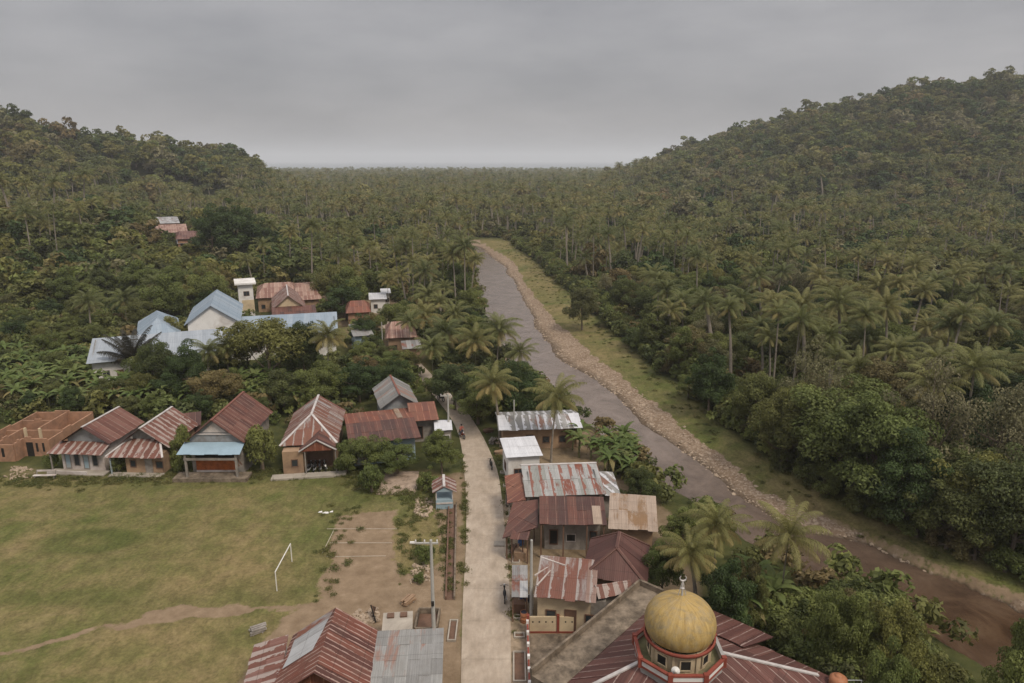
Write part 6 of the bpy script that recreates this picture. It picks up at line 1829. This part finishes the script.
scatter('river_stones', ST, P, np.clip(rs.lognormal(-0.85, 0.55, len(P)), 0.15, 1.3), rs.randint(0, 4, len(P)), 7, label='loose stones of the gravel bar', rot_tilt=0.2)
# rubble heaps
q = np.concatenate([pts_poly([(412, 565), (428, 562), (430, 582), (410, 584)], 90), pts_poly([(417, 497), (434, 500), (430, 518), (414, 515)], 110), pts_poly([(352, 612), (380, 608), (382, 622), (356, 628)], 70),
                    pts_along([(513, 480), (507, 455), (498, 436)], 90, 0.3), pts_poly([(10, 466), (40, 470), (30, 480), (4, 480)], 60), pts_along([(512, 530), (508, 500)], 40, 0.25)])
P = np.stack([q[:, 0], q[:, 1], height(q[:, 0], q[:, 1]) + 0.04], -1)
scatter('rubble', ST, P, rs.uniform(0.3, 1.1, len(P)), rs.randint(0, 4, len(P)), 8, label='rubble and broken stones beside the paths', rot_tilt=0.5)
# ------------------------------------------------------------------ street furniture and small things
def pole(base, top, label, arm=0.0, lamp=False, r=0.13):
    g = ground_px(*base); h = height_at(g.y, top[1]) - g.z
    root = empty('utility_pole', g, 0, label, 'pole', None)
    mb = MB(); mb.tube([(0, 0, -0.5), (0, 0, h)], [r * 1.25, r * 0.75], 10); mb.build('shaft', M['pole'], root)
    if arm:
        mb = MB(); mb.obox((-arm, 0, h - 0.25), (arm * 0.45, 0, h - 0.25), 0.11, 0.11); mb.build('crossarm', M['pole'], root)
        for u in (-arm * 0.95, -arm * 0.4, arm * 0.38):
            mb = MB(); mb.tube([(u, 0, h - 0.2), (u, 0, h)], 0.055, 6); mb.build('insulator', M['white_wall'], root)
    if lamp:
        mb = MB(); mb.obox((-arm - 0.35, 0, h - 0.2), (-arm, 0, h - 0.2), 0.16, 0.10); mb.build('lamp_head', M['metal_white'], root)
    return root
p1 = pole((434, 635), (430.5, 540), 'concrete utility pole with crossarm and lamp beside the dirt court', 1.15, True)
g = p1.location
mb = MB(); mb.box(-0.10, -0.26, 2.6, 0.10, -0.12, 2.95); mb.build('meter_box', M['dark'], p1)
pole((449, 442), (447.5, 394), 'concrete pole with crossarm at the lane bend by the white kiosk roof', 0.9)
pole((514, 445), (513, 400), 'thin pale pole standing at the left part of the zinc-roofed house', 0, r=0.10)
pole((531, 622), (528.5, 540), 'tall pole at the left corner of the patchy rust roof by the cream wall', 0, r=0.12)
pole((383, 352), (379, 322), 'thin pole among bushes above the grey gabled house', 0, r=0.10)
pole((340, 305), (339, 290), 'short pole at the right end of the long blue roof', 0, r=0.10)
# goal
a, c = at_h(277, 591), at_h(292, 561.6)
root = empty('goalpost', a, math.atan2((c - a).y, (c - a).x), 'small white goal frame standing askew at the right side of the field', 'goal')
L = (c - a).length
for u in (0, L):
    mb = MB(); mb.tube([(u, 0, -0.1), (u, 0, 1.75)], 0.045, 8); mb.build('post', M['metal_white'], root)
mb = MB(); mb.tube([(0, 0, 1.75), (L, 0, 1.75)], 0.045, 8); mb.build('crossbar', M['metal_white'], root)
# bench
a = at_h(33, 480)
root = empty('bench', (a.x, a.y, hgt(a.x, a.y)), radians(3), 'weathered plank bench at the left end of the field edge', 'bench')
mb = MB(); mb.box(0, 0, 0.42, 2.4, 0.35, 0.48); mb.build('seat', M['wood_white'], root)
mb = MB(); mb.box(0.2, 0.55, 0.72, 2.3, 0.62, 0.9); mb.build('backrest', M['wood_white'], root)
for u in (0.15, 2.15):
    mb = MB(); mb.box(u, 0.05, -0.1, u + 0.09, 0.14, 0.42); mb.build('leg', M['wood_grey'], root)
    mb = MB(); mb.obox((u + 0.045, 0.4, -0.1), (u + 0.045, 0.6, 0.9), 0.08, 0.08); mb.build('leg', M['wood_grey'], root)
# low ditch wall left of the road, drain covers on the right
a, c = at_h(449, 505), at_h(446, 600)
root = empty('ditch_wall', (a.x, a.y, 0), 0, 'pair of brown low walls lining the ditch left of the road', 'wall')
for dx in (0, 0.75):
    mb = MB(); mb.obox((dx, 0, 0.12), (c.x - a.x + dx * 0.9, c.y - a.y, 0.12), 0.13, 0.42); mb.build('side_wall', M['concrete_dark'] if dx else M['wood_brown'], root)
mb = MB(); mb.face([(0.06, 0, 0.025), (0.70, 0, 0.025), (c.x - a.x + 0.62, c.y - a.y, 0.025), (c.x - a.x + 0.06, c.y - a.y, 0.025)]); mb.build('ditch_bed', M['wood_brown'], root)
if root.children[-1].data.polygons[0].normal.z < 0: root.children[-1].data.flip_normals()
def pit(xy, w, d, label):
    p = at_h(*xy)
    root = empty('drain_pit', (p.x, p.y, 0.03), 0, label, 'drain')
    for (x0, y0, x1, y1) in ((0, 0, w, 0.1), (0, d - 0.1, w, d), (0, 0.1, 0.1, d - 0.1), (w - 0.1, 0.1, w, d - 0.1)):
        mb = MB(); mb.box(x0, y0, -0.05, x1, y1, 0.14); mb.build('rim', M['concrete'], root)
    mb = MB(); mb.box(0.1, 0.1, -0.02, w - 0.1, d - 0.1, 0.02); mb.build('opening', M['wood_brown'], root)
pit((513, 683), 0.9, 3.0, 'long open drain pit in the pavement beside the mosque fence')
pit((514, 639), 0.8, 0.6, 'small open drain pit below the cream wall, between the long pit and the stall')
pit((513, 620), 0.8, 0.5, 'small open drain pit right under the blue laundry')
pit((512, 564), 0.7, 1.2, 'open drain pit with brown rim above the grey stall roof')
pit((447, 642), 0.65, 2.4, 'open drain pit on the left side of the road next to the brown pen')
pit((505, 505), 0.6, 0.5, 'little drain hole in the pavement beside the red porch roof')
pit((503, 487), 0.6, 0.5, 'little drain hole in the pavement, second from the white-roofed house')
pit((500, 474), 0.6, 0.5, 'little drain hole in the pavement nearest the white-roofed house')
mb = MB(); mb.box(0, 0, 0, 0.95, 0.85, 0.09); mb.box(0.1, 0.1, 0.092, 0.85, 0.75, 0.10)
p = at_h(494, 547); tag(mb.build('drain_cover', M['concrete'], loc=(p.x, p.y, 0.055)), 'square concrete cover lying at the right edge of the road', 'drain cover')
# laundry by the road: blue clothes heap on a rail
p = at_h(519, 612)
root = empty('clothes_rack', (p.x, p.y, 0), 0, 'rail of dark blue clothes below the grey stall roof', 'clothes rack')
mb = MB(); mb.tube([(0, 0.3, 0), (0, 0.3, 1.35), (1.1, 0.3, 1.35), (1.1, 0.3, 0)], 0.025, 6); mb.build('rail', M['metal_white'], root)
for i in range(5):
    mb = MB(); x = 0.08 + i * 0.2; R = random.Random(i)
    w = 0.17
    pts = [[Vector((x + w * u, 0.3 + 0.10 * sin(3 * u + i) * (v > 0), 1.36 - v * R.uniform(0.55, 0.8))) for u in (0, 0.5, 1)] for v in (0, 0.5, 1)]
    for r_ in range(2):
        for c_ in range(2): mb.face([pts[r_ + 1][c_], pts[r_ + 1][c_ + 1], pts[r_][c_ + 1], pts[r_][c_]])
    mb.build('garment', [M['blue_cloth'], M['dark_cloth']][i % 2], root)
# orange water tank
g = at_h(838, 700, 0)
root = empty('water_tank', (at_h(839, 676, 4.2).x, at_h(839, 676, 4.2).y, 0), 0, 'orange cylindrical water tank on a stand beyond the mosque roof', 'water tank')
mb = MB(); mb.lathe([(0.02, 2.9), (0.5, 2.9), (0.52, 3.0), (0.5, 3.3), (0.52, 3.35), (0.5, 3.7), (0.52, 3.75), (0.5, 4.05), (0.30, 4.2), (0.22, 4.2), (0.22, 4.28), (0.0, 4.28)], 24); mb.build('tank', M['orange_plastic'], root, True)
for x in (-0.5, 0.4):
    for y in (-0.5, 0.4):
        mb = MB(); mb.box(x, y, -0.5, x + 0.1, y + 0.1, 2.8); mb.build('leg', M['wood_grey'], root)
mb = MB(); mb.box(-0.6, -0.6, 2.801, 0.6, 0.6, 2.899); mb.build('platform', M['wood_grey'], root)
mb = MB(); mb.tube([(0.5, 0, 3.9), (1.4, 0, 3.9), (1.4, 0, 0)], 0.03, 6); mb.build('pipe', M['metal_white'], root)
# river wall bottom right
a, c = at_h(912, 632, -0.4), at_h(1000, 684, -0.4)
root = empty('river_wall', (a.x, a.y, -0.9), math.atan2((c - a).y, (c - a).x), 'thin concrete retaining wall along the left bank of the brown pool', 'wall')
L = (c - a).length + 4
mb = MB(); mb.box(0, -0.12, -1.6, L, 0.12, 0.35); mb.build('wall', M['concrete'], root)
mb = MB(); mb.box(-0.05, -0.17, 0.352, L, 0.17, 0.43); mb.build('coping', M['concrete'], root)
# litter on the field
p = at_h(325, 513)
mb = MB(); R = random.Random(2)
for i in range(7):
    x, y = R.uniform(-0.6, 0.6), R.uniform(-0.2, 0.2); s = R.uniform(0.1, 0.25)
    mb.face([(x - s, y - s * .6, 0.03), (x + s, y - s * .5, 0.05), (x + s * .8, y + s * .6, 0.12), (x - s * .7, y + s * .5, 0.04)])
tag(mb.build('plastic_sheet', M['white_wall'], loc=(p.x, p.y, hgt(p.x, p.y))), 'scrap of white plastic sheet lying at the top left of the dirt court', 'plastic sheet')
# stone border and timber poles heap near the outhouse
p = at_h(372, 622)
root = empty('timber_pile', (p.x, p.y, 0), radians(60), 'pile of dark poles and planks beside the ridge of the steep gabled house', 'timber')
for i in range(6):
    mb = MB(); mb.obox((0.1 * i, -0.4 + 0.15 * i, 0.1), (0.3 + 0.1 * i, 0.3, 1.2 - 0.1 * i), 0.08, 0.08); mb.build('plank', M['wood_brown'] if i % 2 else M['dark'], root)
def wood_stack(px, rz, label, n=9, L=1.1, seed=0, mat='wood_brown'):
    p = at_h(*px); R = random.Random(seed)
    root = empty('wood_pile', (p.x, p.y, 0.03), rz, label, 'wood pile', None)
    mb = MB()
    for i in range(n):
        a_ = R.uniform(-0.12, 0.12); y_ = (i % 3) * 0.22 + R.uniform(-0.04, 0.04); z_ = 0.08 + (i // 3) * 0.15
        mb.obox((-L / 2 + R.uniform(-.15, .15), y_ - a_, z_), (L / 2 + R.uniform(-.15, .15), y_ + a_, z_ + R.uniform(-.02, .03)), 0.16, 0.11)
    mb.build('planks', M[mat], root)
    for s_ in (-1, 1):
        mb = MB(); mb.obox((s_ * L * 0.3, -0.12, 0.015), (s_ * L * 0.3, 0.6, 0.015), 0.08, 0.05); mb.build('bearer', M['wood_grey'], root)
wood_stack((489, 433), 0.5, 'brown plank pile at the road edge, farthest up beside the zinc-roofed house', seed=1)
wood_stack((494, 443), 1.2, 'grey board pile between the road and the left end of the zinc-roofed house', seed=2, mat='wood_grey')
wood_stack((500, 455), 0.2, 'tan plank pile at the upper left corner of the white-roofed house', seed=3, mat='wood_tan')
wood_stack((517, 552), 1.4, 'brown plank pile below the makeshift roadside shelter', seed=4)
wood_stack((410, 604), 0.9, 'scattered boards on the dirt above the grey outhouse', seed=5, mat='wood_tan')
wood_stack((258, 634), 0.5, 'grey boards on the ground behind the lean-to at the bottom left', seed=6, mat='wood_grey')
def barrel(px, label, mat):
    p = at_h(*px)
    root = empty('barrel', (p.x, p.y, 0.03), 0, label, 'barrel')
    mb = MB(); mb.lathe([(0.0, 0.0), (0.27, 0.0), (0.29, 0.05), (0.28, 0.3), (0.295, 0.32), (0.28, 0.34), (0.28, 0.6), (0.295, 0.62), (0.28, 0.64), (0.29, 0.86), (0.27, 0.88), (0.26, 0.84)], 18); mb.build('shell', mat, root, True)
    mb = MB(); mb.lathe([(0.0, 0.83), (0.262, 0.83)], 18); mb.build('lid', M['dark_cloth'], root)
barrel((521, 545), 'blue barrel under the makeshift roadside shelter', M['blue_cloth'])
barrel((524, 622), 'orange barrel at the corner of the cream boundary wall', M['orange_plastic'])
barrel((438, 440), 'white barrel beside the white-roofed kiosk', M['white_wall'])
# ------------------------------------------------------------------ motorbikes and riders
def motorbike(loc, rz, label, cloth, group=None):
    root = empty('motorbike', loc, rz, label, 'motorbike', group)     # rides along local +x
    for x in (-0.62, 0.62):
        mb = MB()
        n = 18
        prof = [(0.29 + 0.05 * cos(a), 0.05 * sin(a)) for a in [2 * pi * k / 6 for k in range(7)]]
        mb.lathe(prof, n); w = mb.build('wheel', M['rubber'], root, True, loc=(x, 0, 0.33), rot=(pi / 2, 0, 0))
        mb = MB(); mb.lathe([(0.03, 0.06), (0.07, 0.03), (0.07, -0.03), (0.03, -0.06)], 10)
        for k in range(5): a = 2 * pi * k / 5; mb.obox((0, 0, 0), (0.27 * cos(a), 0.27 * sin(a), 0), 0.03, 0.02)
        mb.build('rim', M['chrome'], w)
    mb = MB(); mb.tube([(-0.75, 0, 0.78), (-0.35, 0, 0.66), (0.0, 0, 0.42), (0.28, 0, 0.46), (0.42, 0, 0.86)], [0.09, 0.14, 0.12, 0.12, 0.11], 10); mb.build('body', cloth, root, True)
    mb = MB(); mb.tube([(-0.72, 0, 0.84), (-0.4, 0, 0.80), (-0.02, 0, 0.74)], [0.09, 0.13, 0.11], 10); mb.build('seat', M['black'], root, True)
    mb = MB(); mb.tube([(0.40, 0, 0.95), (0.62, 0, 0.33)], 0.035, 6); mb.build('fork', M['chrome'], root)
    mb = MB(); mb.tube([(0.26, -0.32, 1.0), (0.40, -0.1, 0.97), (0.40, 0.1, 0.97), (0.26, 0.32, 1.0)], 0.02, 6); mb.build('handlebar', M['black'], root)
    mb = MB(); mb.lathe([(0.0, 0.06), (0.07, 0.05), (0.08, 0), (0.04, -0.08)], 12); mb.build('headlight', M['metal_white'], root, True, loc=(0.52, 0, 0.90), rot=(0, pi / 2, 0))
    mb = MB(); mb.tube([(0.0, -0.13, 0.32), (-0.7, -0.15, 0.36)], [0.03, 0.05], 8); mb.build('exhaust', M['chrome'], root)
    mb = MB(); mb.box(0.50, -0.06, 0.66, 0.76, 0.06, 0.70); mb.box(-0.86, -0.06, 0.66, -0.5, 0.06, 0.71); mb.build('mudguard', cloth, root)
    return root
def skin_body(name, mat, verts, edges, rad, parent, sub=1, rootv=0):
    me = bpy.data.meshes.new(name); me.from_pydata(verts, edges, []); me.materials.append(mat)
    o = link(name, me, parent)
    md = o.modifiers.new('skin', 'SKIN')
    me2 = me
    if not me2.skin_vertices: 
        me2.attributes  # the modifier creates the layer on first use
    md.use_smooth_shade = True
    bpy.context.view_layer.objects.active = o
    lay = me.skin_vertices[0] if me.skin_vertices else None
    if lay is None:
        import bmesh as bm_
        b_ = bm_.new(); b_.from_mesh(me); b_.verts.layers.skin.verify(); b_.to_mesh(me); b_.free(); lay = me.skin_vertices[0]
    for i, r in enumerate(rad):
        lay.data[i].radius = r if hasattr(r, '__len__') else (r, r)
        lay.data[i].use_root = (i == rootv)
    o.modifiers.new('sub', 'SUBSURF').levels = sub
    o.modifiers['sub'].render_levels = sub
    return o
def rider(loc, rz, label, shirt, trousers):
    root = empty('person', loc, rz, label, 'person')
    v = [(-0.25, 0, 0.90), (-0.24, 0, 1.10), (-0.18, 0, 1.34), (-0.14, 0, 1.47), (-0.11, 0, 1.55), (-0.09, 0, 1.67)]
    e = [(0, 1), (1, 2), (2, 3), (3, 4), (4, 5)]
    r = [(0.15, 0.12), (0.14, 0.10), (0.17, 0.10), 0.055, 0.075, 0.085]
    for sg in (-1, 1):
        b0 = len(v)
        v += [(-0.17, sg * 0.19, 1.38), (-0.02, sg * 0.27, 1.16), (0.24, sg * 0.29, 1.04), (0.31, sg * 0.28, 1.02)]
        e += [(2, b0), (b0, b0 + 1), (b0 + 1, b0 + 2), (b0 + 2, b0 + 3)]; r += [0.06, 0.048, 0.036, 0.034]
        b1 = len(v)
        v += [(-0.22, sg * 0.12, 0.86), (0.18, sg * 0.20, 0.80), (0.08, sg * 0.20, 0.40), (0.20, sg * 0.20, 0.36)]
        e += [(0, b1), (b1, b1 + 1), (b1 + 1, b1 + 2), (b1 + 2, b1 + 3)]; r += [0.09, 0.07, 0.048, 0.04]
    skin_body('body', M['skin'], v, e, r, root)
    # shirt and trousers follow the same joints a little wider
    v2 = [v[0], v[1], v[2], (-0.15, 0, 1.44)]; e2 = [(0, 1), (1, 2), (2, 3)]; r2 = [(0.165, 0.135), (0.155, 0.12), (0.185, 0.12), 0.07]
    for sg in (-1, 1):
        b0 = len(v2); v2 += [(-0.17, sg * 0.19, 1.38), (-0.04, sg * 0.26, 1.18)]; e2 += [(2, b0), (b0, b0 + 1)]; r2 += [0.078, 0.065]
    skin_body('shirt', shirt, v2, e2, r2, root)
    v3 = [(-0.25, 0, 0.88)]; e3 = []; r3 = [(0.165, 0.12)]
    for sg in (-1, 1):
        b0 = len(v3); v3 += [(-0.22, sg * 0.12, 0.86), (0.18, sg * 0.20, 0.80), (0.09, sg * 0.20, 0.46)]; e3 += [(0, b0), (b0, b0 + 1), (b0 + 1, b0 + 2)]; r3 += [0.105, 0.085, 0.062]
    skin_body('trousers', trousers, v3, e3, r3, root)
    mb = MB(); mb.lathe([(0.112, -0.02), (0.115, 0.04), (0.095, 0.10), (0.05, 0.14), (0.0, 0.15)], 14); mb.build('hair', M['hair'], root, True, loc=(-0.10, 0, 1.66))
    return root
def on_road(x, y): 
    p = at_h(x, y); return (p.x, p.y, 0.06)
motorbike(on_road(504.5, 599), radians(92), 'dark motorbike parked at the right edge of the road beside the grey stall', M['black'])
motorbike(on_road(491, 468), radians(100), 'dark motorbike standing on the road below the white-roofed house', M['black'])
b_ = on_road(462, 438)
motorbike(b_, radians(-62), 'motorbike ridden by a person in salmon on the lane near the white kiosk', M['red_paint'])
rider(b_, radians(-62), 'person in a salmon shirt riding a motorbike near the white kiosk', M['pink_cloth'], M['dark_cloth'])
b_ = on_road(441, 401)
motorbike(b_, radians(130), 'motorbike ridden away along the bend above the rust-red annex', M['black'])
rider(b_, radians(130), 'person in dark clothes riding away on the lane bend', M['dark_cloth'], M['dark_cloth'])
o5, ux, dd = H5.o, H5.x, H5.d
for i in range(4):
    p = o5 + ux * (H5.W * 0.5 + 0.62 * i * 0.9) + dd * (-0.35)
    motorbike((p.x, p.y, 0.15), H5.rz + pi / 2 + 0.15 * (i - 1.5), 'motorbike parked in the row under the porch gable of the hip-roofed house', M['black'] if i != 3 else M['metal_white'], 'motorbikes parked under the porch')

# ------------------------------------------------------------------ haze
mh = bpy.data.materials.new('air'); mh.use_nodes = True
nt = mh.node_tree; nt.nodes.clear()
out = nt.nodes.new('ShaderNodeOutputMaterial'); pv = nt.nodes.new('ShaderNodeVolumePrincipled')
pv.inputs['Color'].default_value = (0.89, 0.90, 0.925, 1); pv.inputs['Density'].default_value = HAZE_DENSITY; pv.inputs['Anisotropy'].default_value = 0.2
nt.links.new(pv.outputs[0], out.inputs['Volume'])
mb = MB(); mb.box(float(gx[0]) - 200, float(gy[0]) - 100, -42, float(gx[-1]) + 200, float(gy[-1]) + 200, 165)
tag(mb.build('haze', mh), kind='stuff')
